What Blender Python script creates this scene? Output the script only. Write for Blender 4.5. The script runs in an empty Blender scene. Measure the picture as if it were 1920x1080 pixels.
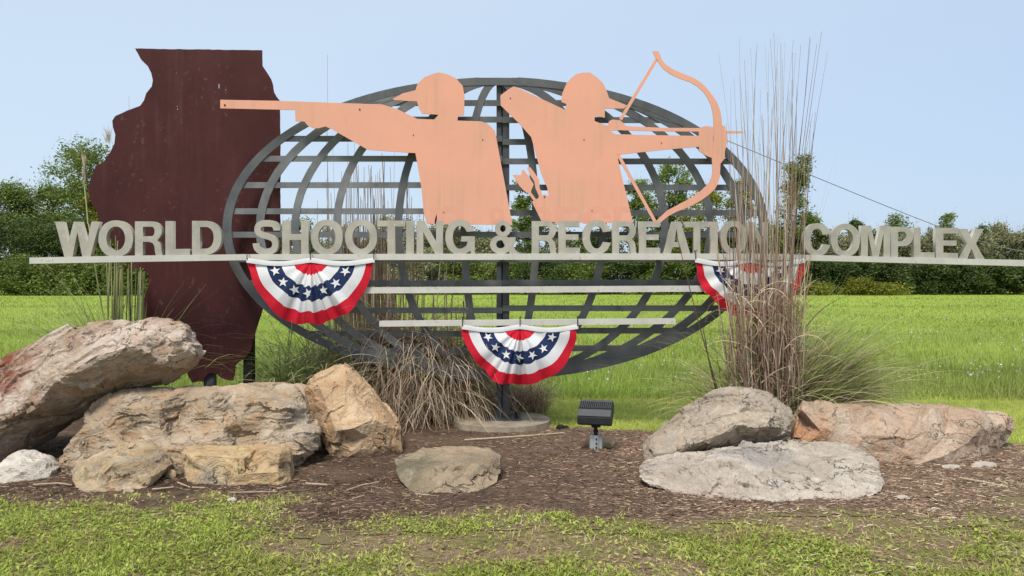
import bpy, bmesh, math, random
import numpy as np
from mathutils import Vector, Matrix
from mathutils.geometry import delaunay_2d_cdt

random.seed(7)
rng = np.random.default_rng(11)
SC = bpy.context.scene
COL = SC.collection
R = math.radians
# ------------------------------------------------------------------ camera, world, sun, exposure
F = 1500.0      # focal length in photo pixels (1920 wide)
H = 1.6         # eye height
VH = 525.0      # horizon row
cam_d = bpy.data.cameras.new('camera')
cam = bpy.data.objects.new('camera', cam_d); COL.objects.link(cam)
cam.location = (0, 0, H); cam.rotation_euler = (R(90), 0, 0)
cam_d.sensor_width = 36; cam_d.lens = F/1920*36
cam_d.shift_y = -(540-VH)/1920
cam_d.clip_start = .1; cam_d.clip_end = 3000
SC.camera = cam

SUN_EL, SUN_ROT = 60, 200
w = bpy.data.worlds.new('World'); SC.world = w; w.use_nodes = True
nt = w.node_tree; nt.nodes.clear()
N = nt.nodes.new; L = nt.links.new
sky = N('ShaderNodeTexSky'); sky.sky_type = 'NISHITA'; sky.sun_disc = False
sky.sun_elevation = R(SUN_EL); sky.sun_rotation = R(SUN_ROT); sky.air_density = 1.0; sky.dust_density = 1.5
bg1 = N('ShaderNodeBackground'); bg1.inputs[1].default_value = .03; L(sky.outputs[0], bg1.inputs[0])
tc = N('ShaderNodeTexCoord'); sx = N('ShaderNodeSeparateXYZ'); L(tc.outputs['Generated'], sx.inputs[0])
# thin high overcast: milky to the left and overhead, bluer low on the right
m1 = N('ShaderNodeMath'); m1.operation = 'MULTIPLY_ADD'; m1.inputs[1].default_value = -.42; m1.inputs[2].default_value = .40
L(sx.outputs[0], m1.inputs[0])
m2 = N('ShaderNodeMath'); m2.operation = 'MULTIPLY_ADD'; m2.inputs[1].default_value = 1.1; L(sx.outputs[2], m2.inputs[0]); L(m1.outputs[0], m2.inputs[2])
nz = N('ShaderNodeTexNoise'); nz.inputs['Scale'].default_value = 1.6; nz.inputs['Detail'].default_value = 3
L(tc.outputs['Generated'], nz.inputs['Vector'])
m3 = N('ShaderNodeMath'); m3.operation = 'MULTIPLY_ADD'; m3.inputs[1].default_value = .25; L(nz.outputs[0], m3.inputs[0]); L(m2.outputs[0], m3.inputs[2])
cr = N('ShaderNodeValToRGB'); L(m3.outputs[0], cr.inputs[0])
cr.color_ramp.elements[0].position = .25; cr.color_ramp.elements[0].color = (.285, .368, .50, 1)
cr.color_ramp.elements[1].position = .95; cr.color_ramp.elements[1].color = (.40, .475, .56, 1)
bg2 = N('ShaderNodeBackground'); bg2.inputs[1].default_value = .93; L(cr.outputs[0], bg2.inputs[0])
ad = N('ShaderNodeAddShader'); L(bg1.outputs[0], ad.inputs[0]); L(bg2.outputs[0], ad.inputs[1])
wo = N('ShaderNodeOutputWorld'); L(ad.outputs[0], wo.inputs[0])

sl = bpy.data.lights.new('sun', 'SUN'); sl.energy = 3.1; sl.angle = R(18); sl.color = (1, .95, .87)
sun = bpy.data.objects.new('sun', sl); COL.objects.link(sun)
sd = Vector((math.sin(R(SUN_ROT))*math.cos(R(SUN_EL)), math.cos(R(SUN_ROT))*math.cos(R(SUN_EL)), math.sin(R(SUN_EL))))
sun.rotation_euler = sd.to_track_quat('Z', 'Y').to_euler()
SC.view_settings.view_transform = 'Standard'; SC.view_settings.look = 'None'
SC.view_settings.exposure = 0.50; SC.view_settings.gamma = 1

# ------------------------------------------------------------------ helpers
def P(u, v, Y): return Vector(((u-960)/F*Y, Y, H-(v-VH)/F*Y))
def GY(v): return H*F/(v-VH)                 # ground distance seen on row v
def GP(u, v): y = GY(v); return Vector(((u-960)/F*y, y, 0))

def put(o, parent=None):
    COL.objects.link(o)
    if parent is not None:
        o.parent = parent
    return o
def thing(name, label, cat, loc=(0, 0, 0), group=None):
    o = bpy.data.objects.new(name, None); COL.objects.link(o)
    o.location = loc; o.empty_display_size = .1
    o['label'] = label; o['category'] = cat
    if group: o['group'] = group
    return o
def tag(o, label=None, cat=None, group=None, kind=None):
    if label: o['label'] = label
    if cat: o['category'] = cat
    if group: o['group'] = group
    if kind: o['kind'] = kind
    return o
def finish(name, me, mat, parent=None, smooth=False, origin=None):
    """world-space mesh -> object (local to its parent's location, or to its own origin)"""
    off = Vector(parent.matrix_basis.translation) if parent is not None else (Vector(origin) if origin is not None else Vector((0, 0, 0)))
    if parent is not None and parent.parent is not None: off = off + Vector(parent.parent.matrix_basis.translation)
    if off.length > 0: me.transform(Matrix.Translation(-off))
    mats = mat if isinstance(mat, (list, tuple)) else [mat]
    if len(me.materials) == 0:
        for m in mats: me.materials.append(m)
    if smooth and len(me.polygons): me.polygons.foreach_set('use_smooth', [True]*len(me.polygons))
    o = bpy.data.objects.new(name, me); put(o, parent)
    if parent is None and origin is not None: o.location = origin
    return o
def from_bm(name, bm, mat, parent=None, smooth=False, origin=None):
    me = bpy.data.meshes.new(name); bm.to_mesh(me); bm.free()
    return finish(name, me, mat, parent, smooth, origin)
def np_mesh(name, verts, quads, rnd=None):
    me = bpy.data.meshes.new(name)
    verts = np.asarray(verts, np.float32); quads = np.asarray(quads, np.int32)
    k = quads.shape[1]
    me.vertices.add(len(verts)); me.vertices.foreach_set('co', verts.ravel())
    me.loops.add(quads.size); me.loops.foreach_set('vertex_index', quads.ravel())
    me.polygons.add(len(quads)); me.polygons.foreach_set('loop_start', np.arange(len(quads), dtype=np.int32)*k)
    me.update(calc_edges=True)
    if rnd is not None:
        a = me.attributes.new('rnd', 'FLOAT', 'FACE'); a.data.foreach_set('value', np.asarray(rnd, np.float32))
    return me
def abox(bm, x0, x1, y0, y1, z0, z1, bev=0):
    r = bmesh.ops.create_cube(bm, size=1)
    for v in r['verts']:
        v.co = Vector((x0+(v.co.x+.5)*(x1-x0), y0+(v.co.y+.5)*(y1-y0), z0+(v.co.z+.5)*(z1-z0)))
    if bev: bmesh.ops.bevel(bm, geom=list({e for v in r['verts'] for e in v.link_edges}), offset=bev, segments=2, affect='EDGES')
    return r['verts']
def tube(bm, pts, r, seg=8, cap=True):
    pts = [Vector(p) for p in pts]; rs = r if isinstance(r, (list, tuple)) else [r]*len(pts)
    rings = []
    for i, p in enumerate(pts):
        d = (pts[min(i+1, len(pts)-1)]-pts[max(i-1, 0)]).normalized()
        a = d.orthogonal().normalized() if i == 0 else (a-d*a.dot(d)).normalized()
        b = d.cross(a)
        rings.append([bm.verts.new(p+(a*math.cos(t)+b*math.sin(t))*rs[i]) for t in [2*math.pi*k/seg for k in range(seg)]])
    for i in range(len(rings)-1):
        for k in range(seg):
            bm.faces.new((rings[i][k], rings[i][(k+1) % seg], rings[i+1][(k+1) % seg], rings[i+1][k]))
    if cap:
        bm.faces.new(rings[0][::-1]); bm.faces.new(rings[-1])
def cyl(bm, c, r, h, seg=24, r2=None):
    c = Vector(c); tube(bm, [c, c+Vector((0, 0, h))], [r, r if r2 is None else r2], seg)

# vectorised value noise
_T = rng.random((64, 64, 64)).astype(np.float32)
def vnoise(p):
    p = np.asarray(p, np.float64); i = np.floor(p).astype(int); f = p-i; f = f*f*(3-2*f)
    i0 = i & 63; i1 = (i+1) & 63; r_ = 0
    for a in (0, 1):
        for b in (0, 1):
            for c in (0, 1):
                wgt = (f[:, 0] if a else 1-f[:, 0])*(f[:, 1] if b else 1-f[:, 1])*(f[:, 2] if c else 1-f[:, 2])
                r_ = r_+wgt*_T[(i1 if a else i0)[:, 0], (i1 if b else i0)[:, 1], (i1 if c else i0)[:, 2]]
    return r_
def fbm(p, oct=4, gain=.5):
    s = 0; a = 1; t = 0; p = np.asarray(p, float)
    for k in range(oct):
        s = s+a*vnoise(p*(2**k)+17.3*k); t += a; a *= gain
    return s/t
def ridged(p, oct=4):
    s = 0; a = 1; t = 0
    for k in range(oct):
        s = s+a*(1-np.abs(2*vnoise(p*(2**k)+9.1*k)-1)); t += a; a *= .5
    return s/t
def n2(x, y, sc, oct=3, seed=0.):
    x = np.asarray(x, float); return fbm(np.stack([x*sc+seed, np.asarray(y, float)*sc+seed*1.7, np.full_like(x, seed)], 1), oct)

# ------------------------------------------------------------------ materials
def new_mat(name, rough=.8, spec=.3):
    m = bpy.data.materials.new(name); m.use_nodes = True
    b = m.node_tree.nodes['Principled BSDF']; b.inputs['Roughness'].default_value = rough
    b.inputs['Specular IOR Level'].default_value = spec
    return m, m.node_tree, b
def ramp(nt, stops, fac):
    r = nt.nodes.new('ShaderNodeValToRGB'); e = r.color_ramp.elements
    while len(e) < len(stops): e.new(.5)
    for k, (p, c) in enumerate(stops): e[k].position = p; e[k].color = (*c, 1)
    nt.links.new(fac, r.inputs[0]); return r.outputs[0]
def noise(nt, scale, detail=4, vec=None, rough=.55, dist=0, stretch=None):
    n = nt.nodes.new('ShaderNodeTexNoise'); n.inputs['Scale'].default_value = scale
    n.inputs['Detail'].default_value = detail; n.inputs['Roughness'].default_value = rough; n.inputs['Distortion'].default_value = dist
    if vec is None:
        vec = nt.nodes.new('ShaderNodeTexCoord').outputs['Object']
    if stretch:
        mp = nt.nodes.new('ShaderNodeMapping'); mp.inputs['Scale'].default_value = stretch
        nt.links.new(vec, mp.inputs[0]); vec = mp.outputs[0]
    nt.links.new(vec, n.inputs['Vector']); return n.outputs[0]
def mixc(nt, fac, a, b, mode='MIX'):
    m = nt.nodes.new('ShaderNodeMix'); m.data_type = 'RGBA'; m.blend_type = mode
    if isinstance(fac, (int, float)): m.inputs[0].default_value = fac
    else: nt.links.new(fac, m.inputs[0])
    for s, x in ((6, a), (7, b)):
        if isinstance(x, (tuple, list)): m.inputs[s].default_value = (*x, 1)
        else: nt.links.new(x, m.inputs[s])
    return m.outputs[2]
def math_(nt, op, a, b=None, c=None):
    m = nt.nodes.new('ShaderNodeMath'); m.operation = op
    for k, x in enumerate((a, b, c)):
        if x is None: continue
        if isinstance(x, (int, float)): m.inputs[k].default_value = x
        else: nt.links.new(x, m.inputs[k])
    return m.outputs[0]
def mrange(nt, x, a, b, c=0., d=1.):
    m = nt.nodes.new('ShaderNodeMapRange'); nt.links.new(x, m.inputs[0])
    for k, v in enumerate((a, b, c, d)): m.inputs[k+1].default_value = v
    return m.outputs[0]
def bump(nt, b, h, strength=.4, dist=.02):
    n = nt.nodes.new('ShaderNodeBump'); n.inputs['Strength'].default_value = strength; n.inputs['Distance'].default_value = dist
    nt.links.new(h, n.inputs['Height']); nt.links.new(n.outputs[0], b.inputs['Normal'])
def painted(name, c, c2=None, rough=.6, scale=6, streak=None, spots=None, spot_scale=60, bmp=.05, spec=.2, metallic=0.):
    m, t, b = new_mat(name, rough, spec); c2 = c2 or tuple(x*.85 for x in c)
    n1 = noise(t, scale, 5, rough=.6)
    col = mixc(t, mrange(t, n1, .35, .68), c, c2)
    if streak:
        n2_ = noise(t, 1.0, 5, stretch=(9, 9, .8), rough=.7)
        col = mixc(t, math_(t, 'MULTIPLY', mrange(t, n2_, .50, .72, 0, .7), mrange(t, noise(t, 1.1, 3), .42, .62, .1, 1)), col, streak)
    if spots:
        n3 = noise(t, spot_scale, 3)
        n4 = noise(t, 2.3, 2)
        col = mixc(t, math_(t, 'MULTIPLY', mrange(t, n3, .60, .70), mrange(t, n4, .45, .65)), col, spots)
    t.links.new(col, b.inputs['Base Color']); b.inputs['Metallic'].default_value = metallic
    bump(t, b, noise(t, 140, 3), bmp, .004)
    t.links.new(mrange(t, n1, .3, .7, rough-.08, rough+.1), b.inputs['Roughness'])
    return m
def leafy(name, stops, rough=.55, trans=.35, var=.5, spec=.25):
    """leaf / blade material: colour by each leaf's own random number plus a slow drift over the plant"""
    m, t, b = new_mat(name, rough, spec)
    at = t.nodes.new('ShaderNodeAttribute'); at.attribute_name = 'rnd'
    c = ramp(t, stops, at.outputs['Fac'])
    nn = noise(t, var, 3)
    hs = t.nodes.new('ShaderNodeHueSaturation'); t.links.new(c, hs.inputs['Color'])
    t.links.new(mrange(t, nn, .35, .65, .8, 1.2), hs.inputs['Value'])
    t.links.new(mrange(t, nn, .3, .7, .49, .51), hs.inputs['Hue'])
    t.links.new(hs.outputs[0], b.inputs['Base Color'])
    if trans:
        tr = t.nodes.new('ShaderNodeBsdfTranslucent'); t.links.new(hs.outputs[0], tr.inputs[0])
        mx = t.nodes.new('ShaderNodeMixShader'); mx.inputs[0].default_value = trans
        t.links.new(b.outputs[0], mx.inputs[1]); t.links.new(tr.outputs[0], mx.inputs[2])
        t.links.new(mx.outputs[0], t.nodes['Material Output'].inputs[0])
    return m
def rock_mat(name, light, mid, warm, dark, crack=2.2, layer=1.5, warm_amt=.5, patch=None, white=.5):
    g = lambda c, k: (min(.78, c[0]*k*1.01), min(.78, c[1]*k*.985), min(.78, c[2]*k*.98))
    light, mid, warm, dark = g(light, 1.28), g(mid, 1.28), g(warm, 1.25), g(dark, 1.15)
    if patch: patch = (*patch[:4], g(patch[4], 1.2))
    m, t, b = new_mat(name, .88, .2)
    tcn = t.nodes.new('ShaderNodeTexCoord').outputs['Object']
    # warped coordinates
    wn = t.nodes.new('ShaderNodeTexNoise'); wn.inputs['Scale'].default_value = 2.2; wn.inputs['Detail'].default_value = 4; t.links.new(tcn, wn.inputs[0])
    wv = t.nodes.new('ShaderNodeVectorMath'); wv.operation = 'MULTIPLY_ADD'; t.links.new(wn.outputs[1], wv.inputs[0]); wv.inputs[1].default_value = (.45, .45, .45); t.links.new(tcn, wv.inputs[2])
    big = noise(t, 1.9, 6, wv.outputs[0], .62)
    med = noise(t, 6.5, 8, wv.outputs[0], .7, stretch=(1, 1, layer))
    fine = noise(t, 42, 6, tcn, .7)
    col = mixc(t, mrange(t, big, .43, .56), mid, light)
    col = mixc(t, mrange(t, med, .5-.10*warm_amt, .78-.2*warm_amt, 0, .85), col, warm)
    col = mixc(t, mrange(t, noise(t, 3.1, 7, wv.outputs[0], .7, stretch=(1, 1, layer*1.6)), .58, .72, 0, .7), col, dark)
    if patch:   # a stain of its own (iron red, lichen)
        (px, py, pz, pr, pc) = patch
        vm = t.nodes.new('ShaderNodeVectorMath'); vm.operation = 'DISTANCE'; t.links.new(wv.outputs[0], vm.inputs[0]); vm.inputs[1].default_value = (px, py, pz)
        f = math_(t, 'MULTIPLY', mrange(t, vm.outputs['Value'], pr, pr*.55), mrange(t, med, .36, .52, .1, 1))
        col = mixc(t, f, col, pc)
    # thin wandering cracks: contour lines of a warped noise, only here and there
    w2 = t.nodes.new('ShaderNodeVectorMath'); w2.operation = 'MULTIPLY_ADD'; t.links.new(wn.outputs[1], w2.inputs[0]); w2.inputs[1].default_value = (.9, .9, .9); t.links.new(tcn, w2.inputs[2])
    cn = noise(t, crack*.75, 5, w2.outputs[0], .6, stretch=(1, 1, layer*1.3))
    ck = mrange(t, math_(t, 'ABSOLUTE', math_(t, 'SUBTRACT', cn, .5)), .0, .012, 1, 0)
    ck = math_(t, 'MULTIPLY', ck, mrange(t, noise(t, 2.1, 3, tcn), .47, .58))
    col = mixc(t, math_(t, 'MULTIPLY', ck, .75), col, tuple(x*.25 for x in dark))
    # pale chips
    col = mixc(t, mrange(t, noise(t, 15, 8, wv.outputs[0], .75), .63, .70, 0, white), col, tuple(min(.8, x*1.45+.06) for x in light))
    col = mixc(t, mrange(t, fine, .55, .8, 0, .45), col, tuple(x*.45 for x in dark))
    t.links.new(col, b.inputs['Base Color'])
    h = math_(t, 'ADD', math_(t, 'MULTIPLY', med, 1.0), math_(t, 'MULTIPLY', fine, .22))
    h = math_(t, 'SUBTRACT', h, math_(t, 'MULTIPLY', ck, .35))
    bump(t, b, h, 1.0, .085)
    return m

M = {}
M['state'] = painted('maroon_paint', (.066, .0175, .017), (.047, .0135, .0135), .75, 1.6, streak=(.095, .042, .038), spots=(.095, .055, .055), spot_scale=16)
M['salmon'] = painted('salmon_paint', (.73, .345, .242), (.64, .33, .235), .7, 1.5, streak=(.50, .29, .20), bmp=.03)
M['ghost'] = painted('pink_letter_tone', (.69, .318, .224), (.63, .31, .22), .62, 2)
M['steel'] = painted('grey_steel', (.064, .066, .070), (.105, .107, .112), .5, 3.2, streak=(.14, .145, .15), spots=(.16, .12, .09), spot_scale=30, spec=.45)
M['steel2'] = painted('grey_steel_pale', (.105, .108, .112), (.18, .182, .185), .5, 4.0, streak=(.20, .20, .20), spots=(.17, .115, .075), spot_scale=26, spec=.45)  # paler grey with rust spots, for bars on the left
M['post'] = painted('post_paint', (.056, .060, .068), (.078, .083, .09), .5, 4, streak=(.10, .105, .11))
M['letter'] = painted('weathered_letter_metal', (.42, .39, .33), (.31, .29, .245), .55, 5, streak=(.22, .205, .17), spots=(.45, .44, .42), spot_scale=18, spec=.4)
M['rail'] = painted('off_white_rail', (.56, .54, .49), (.48, .46, .42), .55, 3, streak=(.42, .40, .36), spots=(.35, .31, .25), spot_scale=30)
M['railend'] = painted('rail_hollow_dark', (.05, .045, .04))  # dark colour stands in for the shade inside the hollow rail end
M['red'] = painted('red_cloth', (.55, .012, .03), (.47, .010, .026), .8, 8, bmp=.2)
M['white'] = painted('white_cloth', (.64, .635, .64), (.60, .595, .61), .8, 8, bmp=.2)
M['blue'] = painted('navy_cloth', (.014, .027, .085), (.011, .022, .07), .75, 8, bmp=.2)
M['tie'] = painted('black_tie', (.015, .015, .015))
M['black'] = painted('black_metal', (.016, .017, .019), (.022, .023, .025), .45, 12, streak=(.03, .03, .03))
M['blacktop'] = painted('black_metal_faded', (.05, .052, .056), (.07, .072, .075), .55, 20, spots=(.14, .14, .14), spot_scale=60)
M['galv'] = painted('galvanised_box', (.34, .36, .37), (.26, .275, .28), .5, 18, streak=(.2, .2, .2), spec=.5)
M['concrete'] = painted('concrete', (.33, .275, .20), (.21, .17, .125), .9, 9, streak=(.15, .13, .10), spots=(.10, .09, .07), spot_scale=40, bmp=.6)
M['bark'] = painted('bark', (.09, .07, .05), (.05, .04, .03), .9, 6, streak=(.13, .11, .09), bmp=.6)
M['wire'] = painted('wire_metal', (.26, .27, .29))
M['stick'] = painted('dry_stick', (.45, .36, .25), (.32, .24, .16), .85, 30, bmp=.5)
M['rust'] = painted('rusty_bolt_hole', (.12, .06, .035), (.07, .04, .03), .8, 40)
M['clod'] = painted('dark_clod', (.012, .011, .010), (.02, .018, .015), .9, 30, bmp=.8)

# grass and straw
M['meadow'] = leafy('meadow_blades', [(0, (.18, .24, .045)), (.35, (.255, .33, .062)), (.7, (.335, .40, .09)), (1, (.44, .45, .17))], .6, .4, .12)
M['mown'] = leafy('mown_blades', [(0, (.33, .38, .055)), (.5, (.45, .50, .085)), (1, (.56, .55, .16))], .65, .4, .6)
M['lawn'] = leafy('lawn_blades', [(0, (.16, .21, .035)), (.4, (.33, .40, .065)), (.66, (.46, .49, .11)), (.8, (.52, .46, .17)), (1, (.56, .43, .27))], .6, .35, 1.2)
M['straw'] = leafy('mulch_straw', [(0, (.055, .034, .024)), (.30, (.17, .105, .070)), (.62, (.33, .215, .14)), (.88, (.52, .38, .25)), (1, (.72, .60, .44))], .85, 0, 2.0)
M['cane'] = leafy('cane_brown', [(0, (.22, .14, .10)), (.4, (.38, .26, .19)), (.8, (.54, .41, .30)), (1, (.66, .56, .43))], .6, .1, 1.5)
M['cane_green'] = leafy('cane_green', [(0, (.24, .27, .09)), (.5, (.42, .43, .18)), (1, (.56, .51, .30))], .6, .15, 1.5)
M['blade_green'] = leafy('blade_green', [(0, (.085, .12, .032)), (.4, (.19, .24, .065)), (.75, (.36, .40, .13)), (1, (.58, .57, .30))], .45, .35, 1.5)
M['blade_dry'] = leafy('blade_dry', [(0, (.17, .11, .07)), (.35, (.36, .25, .17)), (.7, (.56, .43, .30)), (1, (.72, .62, .46))], .7, .2, 1.5)
M['flower'] = leafy('flower_white', [(0, (.7, .7, .62)), (.7, (.62, .55, .6)), (1, (.55, .5, .2))], .7, .3, 2)
# ------------------------------------------------------------------ ground
def sstep(x, a, b): t = np.clip((x-a)/(b-a), 0, 1); return t*t*(3-2*t)
def front_line(X): return np.interp(X, [-6, -3.7, -2.2, -1.0, .14, 1.2, 2.0, 2.8, 4.0, 6], [5.75, 5.8, 5.85, 5.62, 5.3, 5.2, 5.3, 5.5, 6.2, 6.9])
def back_line(X): return np.interp(X, [-9, -3, -1.2, 0, 1.0, 2.5, 4.6, 6, 8], [9.5, 9.4, 9.3, 8.75, 8.5, 8.4, 7.85, 7.3, 6.9])
def mulch_w(X, Y):
    j = (n2(X, Y, .9, 4, 3.1)-.5)*2.2+(n2(X, Y, 5.5, 3, 8.4)-.5)*.9
    f = sstep(Y-front_line(X)+j, -.55, .55)
    b_ = sstep(back_line(X)-Y+(n2(X, Y, 4, 3, 5.)-.5)*.3, -.06, .10)
    return f*b_
def gz(X, Y):
    X = np.asarray(X, float); Y = np.asarray(Y, float)
    return (n2(X, Y, 1.1, 3, 2.)-.5)*.05+(n2(X, Y, 6, 3, 6.)-.5)*.018
def grid_mesh(name, x0, x1, y0, y1, st, mat, dz, keep=None):
    xs = np.arange(x0, x1+st/2, st); ys = np.arange(y0, y1+st/2, st)
    X, Y = np.meshgrid(xs, ys); X = X.ravel(); Y = Y.ravel(); Z = gz(X, Y)+dz
    mw = mulch_w(X, Y)
    nx, ny = len(xs), len(ys)
    i = (np.arange(ny-1)[:, None]*nx+np.arange(nx-1)[None]).ravel()
    q = np.stack([i, i+1, i+nx+1, i+nx], 1)
    if keep is not None: q = q[mw[q].max(1) > keep]
    me = np_mesh(name, np.stack([X, Y, Z], 1), q)
    a = me.attributes.new('m', 'FLOAT', 'POINT'); a.data.foreach_set('value', mw.astype(np.float32))
    if keep is not None:
        bm = bmesh.new(); bm.from_mesh(me); bmesh.ops.delete(bm, geom=[v for v in bm.verts if not v.link_faces], context='VERTS'); bm.to_mesh(me); bm.free()
    o = finish(name, me, mat, smooth=True); tag(o, kind='structure'); return o
def ground_mat():
    m, t, b = new_mat('meadow_ground', .95, .1)
    c = mixc(t, mrange(t, noise(t, .06, 5), .4, .62, 0, 1), (.22, .30, .038), (.28, .36, .052))
    c = mixc(t, mrange(t, noise(t, .7, 6, rough=.7), .45, .7, 0, .7), c, (.185, .25, .033))
    c = mixc(t, mrange(t, noise(t, 9, 6, rough=.8), .45, .75, 0, .6), c, (.35, .40, .09))
    t.links.new(c, b.inputs['Base Color']); bump(t, b, noise(t, 7, 8, rough=.8), .8, .12); return m
def lawn_mat():
    m, t, b = new_mat('lawn_ground', .95, .1)
    c = mixc(t, mrange(t, noise(t, 2.0, 6), .4, .6), (.25, .24, .075), (.34, .235, .15))
    c = mixc(t, mrange(t, noise(t, 30, 5, rough=.7), .42, .7, 0, .8), c, (.09, .07, .045))
    sx_ = t.nodes.new('ShaderNodeSeparateXYZ'); t.links.new(t.nodes.new('ShaderNodeTexCoord').outputs['Object'], sx_.inputs[0])
    gq = mixc(t, mrange(t, noise(t, 14, 5, rough=.7), .4, .65), (.30, .36, .06), (.40, .42, .12))
    c = mixc(t, mrange(t, sx_.outputs[1], 7.2, 8.2), c, gq)
    t.links.new(c, b.inputs['Base Color']); bump(t, b, noise(t, 45, 6, rough=.75), 1, .03); return m
def mulch_mat():
    m, t, b = new_mat('mulch_ground', .95, .1)
    c = mixc(t, mrange(t, noise(t, 1.7, 5), .38, .62), (.080, .052, .038), (.19, .125, .086))
    c = mixc(t, mrange(t, noise(t, 38, 6, rough=.8), .50, .72, 0, .75), c, (.34, .235, .155))
    c = mixc(t, mrange(t, noise(t, 70, 4, rough=.7), .50, .68, 0, .8), c, (.040, .028, .022))
    at = t.nodes.new('ShaderNodeAttribute'); at.attribute_name = 'm'
    sxx = t.nodes.new('ShaderNodeSeparateXYZ'); t.links.new(t.nodes.new('ShaderNodeTexCoord').outputs['Object'], sxx.inputs[0])
    c = mixc(t, mrange(t, sxx.outputs[0], -.8, 2.4, 0, .75), c, mixc(t, mrange(t, noise(t, 45, 6, rough=.8), .4, .65), (.20, .13, .088), (.44, .31, .21)))
    e = mixc(t, mrange(t, noise(t, 25, 5), .4, .6), (.26, .23, .09), (.31, .225, .15))
    c = mixc(t, mrange(t, at.outputs['Fac'], .15, .75), e, c)
    t.links.new(c, b.inputs['Base Color']); bump(t, b, noise(t, 60, 7, rough=.8), 1, .035); return m
M['ground'] = ground_mat(); M['lawng'] = lawn_mat(); M['mulch'] = mulch_mat()
# far field: one sheet to the horizon
bm = bmesh.new()
xs = [-1400, -300, -120, -60, -30, -12, 0, 12, 30, 60, 120, 300, 1400]; ys = [-200, -20, 0, 11, 20, 35, 60, 90, 110, 200, 500, 2500]
vv = [[bm.verts.new((x, y, -.05)) for x in xs] for y in ys]
for j in range(len(ys)-1):
    for i in range(len(xs)-1): bm.faces.new((vv[j][i], vv[j][i+1], vv[j+1][i+1], vv[j+1][i]))
tag(from_bm('field', bm, M['ground'], smooth=True), kind='structure')
grid_mesh('lawn', -9, 9, 2.0, 10.9, .07, M['lawng'], 0)
grid_mesh('mulch_bed', -9, 9, 4.6, 9.9, .045, M['mulch'], .006, .12)

# ------------------------------------------------------------------ ribbons (blades, straws) and canes
def ribbons(base, az, th0, bend, Ln, Wd, K=4, power=1.3, tip=.12, twist=0.6, floor=None, tipw=None):
    n = len(Ln); base = np.asarray(base, float)
    d = np.stack([np.cos(az), np.sin(az), np.zeros(n)], 1)
    side = np.stack([-np.sin(az), np.cos(az), np.zeros(n)], 1)
    tw = (rng.random(n)-.5)*2*twist
    p = base.copy(); V = []
    for k in range(K+1):
        t = k/K; th = th0+bend*t**power
        tan = np.sin(th)[:, None]*d+np.cos(th)[:, None]*np.array([0, 0, 1.])
        nrm = np.cross(side, tan)
        s = side*np.cos(tw)[:, None]+nrm*np.sin(tw)[:, None]
        wd = Wd*(1-(1-tip)*t**1.6)*(.75+.25*min(1, t*4)) if tipw is None else Wd*(1+(tipw-1)*t)
        q = p.copy()
        if floor is not None: q[:, 2] = np.maximum(q[:, 2], floor)
        V.append(q-s*wd[:, None]/2); V.append(q+s*wd[:, None]/2)
        p = p+tan*(Ln/K)[:, None]
    V = np.stack(V, 1).reshape(-1, 3)
    b0 = (np.arange(n)*2*(K+1))[:, None]; k2 = (np.arange(K)*2)[None]
    a = (b0+k2).ravel(); Q = np.stack([a, a+1, a+3, a+2], 1)
    return V, Q
def ribbon_mesh(name, parts):
    Vs, Qs, Rs, off = [], [], [], 0
    for (V, Q, r) in parts:
        Vs.append(V); Qs.append(Q+off); off += len(V); Rs.append(r)
    return np_mesh(name, np.concatenate(Vs), np.concatenate(Qs), np.concatenate(Rs))
def rib(base, az, th0, bend, Ln, Wd, rnd, K=4, **kw):
    V, Q = ribbons(base, az, th0, bend, Ln, Wd, K, **kw); return (V, Q, np.repeat(rnd, K))
def canes(bases, tops, r0, r1, K=5, wob=.02, rnd=None):
    """three-sided tapering stalks from base to top with a slight wander"""
    n = len(bases); bases = np.asarray(bases, float); tops = np.asarray(tops, float)
    ph = rng.random((n, 2))*6.28; V = []
    for k in range(K+1):
        t = k/K; c = bases*(1-t)+tops*t
        c[:, 0] += np.sin(ph[:, 0]+t*4)*wob*t; c[:, 1] += np.sin(ph[:, 1]+t*3)*wob*t
        rr = r0*(1-t)+r1*t
        for s in range(3):
            a = s*2.0944+ph[:, 0]
            V.append(c+np.stack([np.cos(a)*rr, np.sin(a)*rr, np.zeros(n)], 1))
    V = np.stack(V, 1).reshape(-1, 3); b0 = (np.arange(n)*3*(K+1))[:, None]
    Q = []
    for k in range(K):
        for s in range(3):
            a = k*3+s; b_ = k*3+(s+1) % 3
            Q.append(np.stack([b0[:, 0]+a, b0[:, 0]+b_, b0[:, 0]+b_+3, b0[:, 0]+a+3], 1))
    Q = np.stack(Q, 1).reshape(-1, 4)
    if rnd is None: rnd = rng.random(n)
    return (V, Q, np.repeat(rnd, 3*K))
def stuff(name, parts, mat, label=None, cat=None):
    o = finish(name, ribbon_mesh(name, parts), mat)
    tag(o, label, cat, kind='stuff'); return o
U = lambda n, a, b: rng.uniform(a, b, n)

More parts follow.
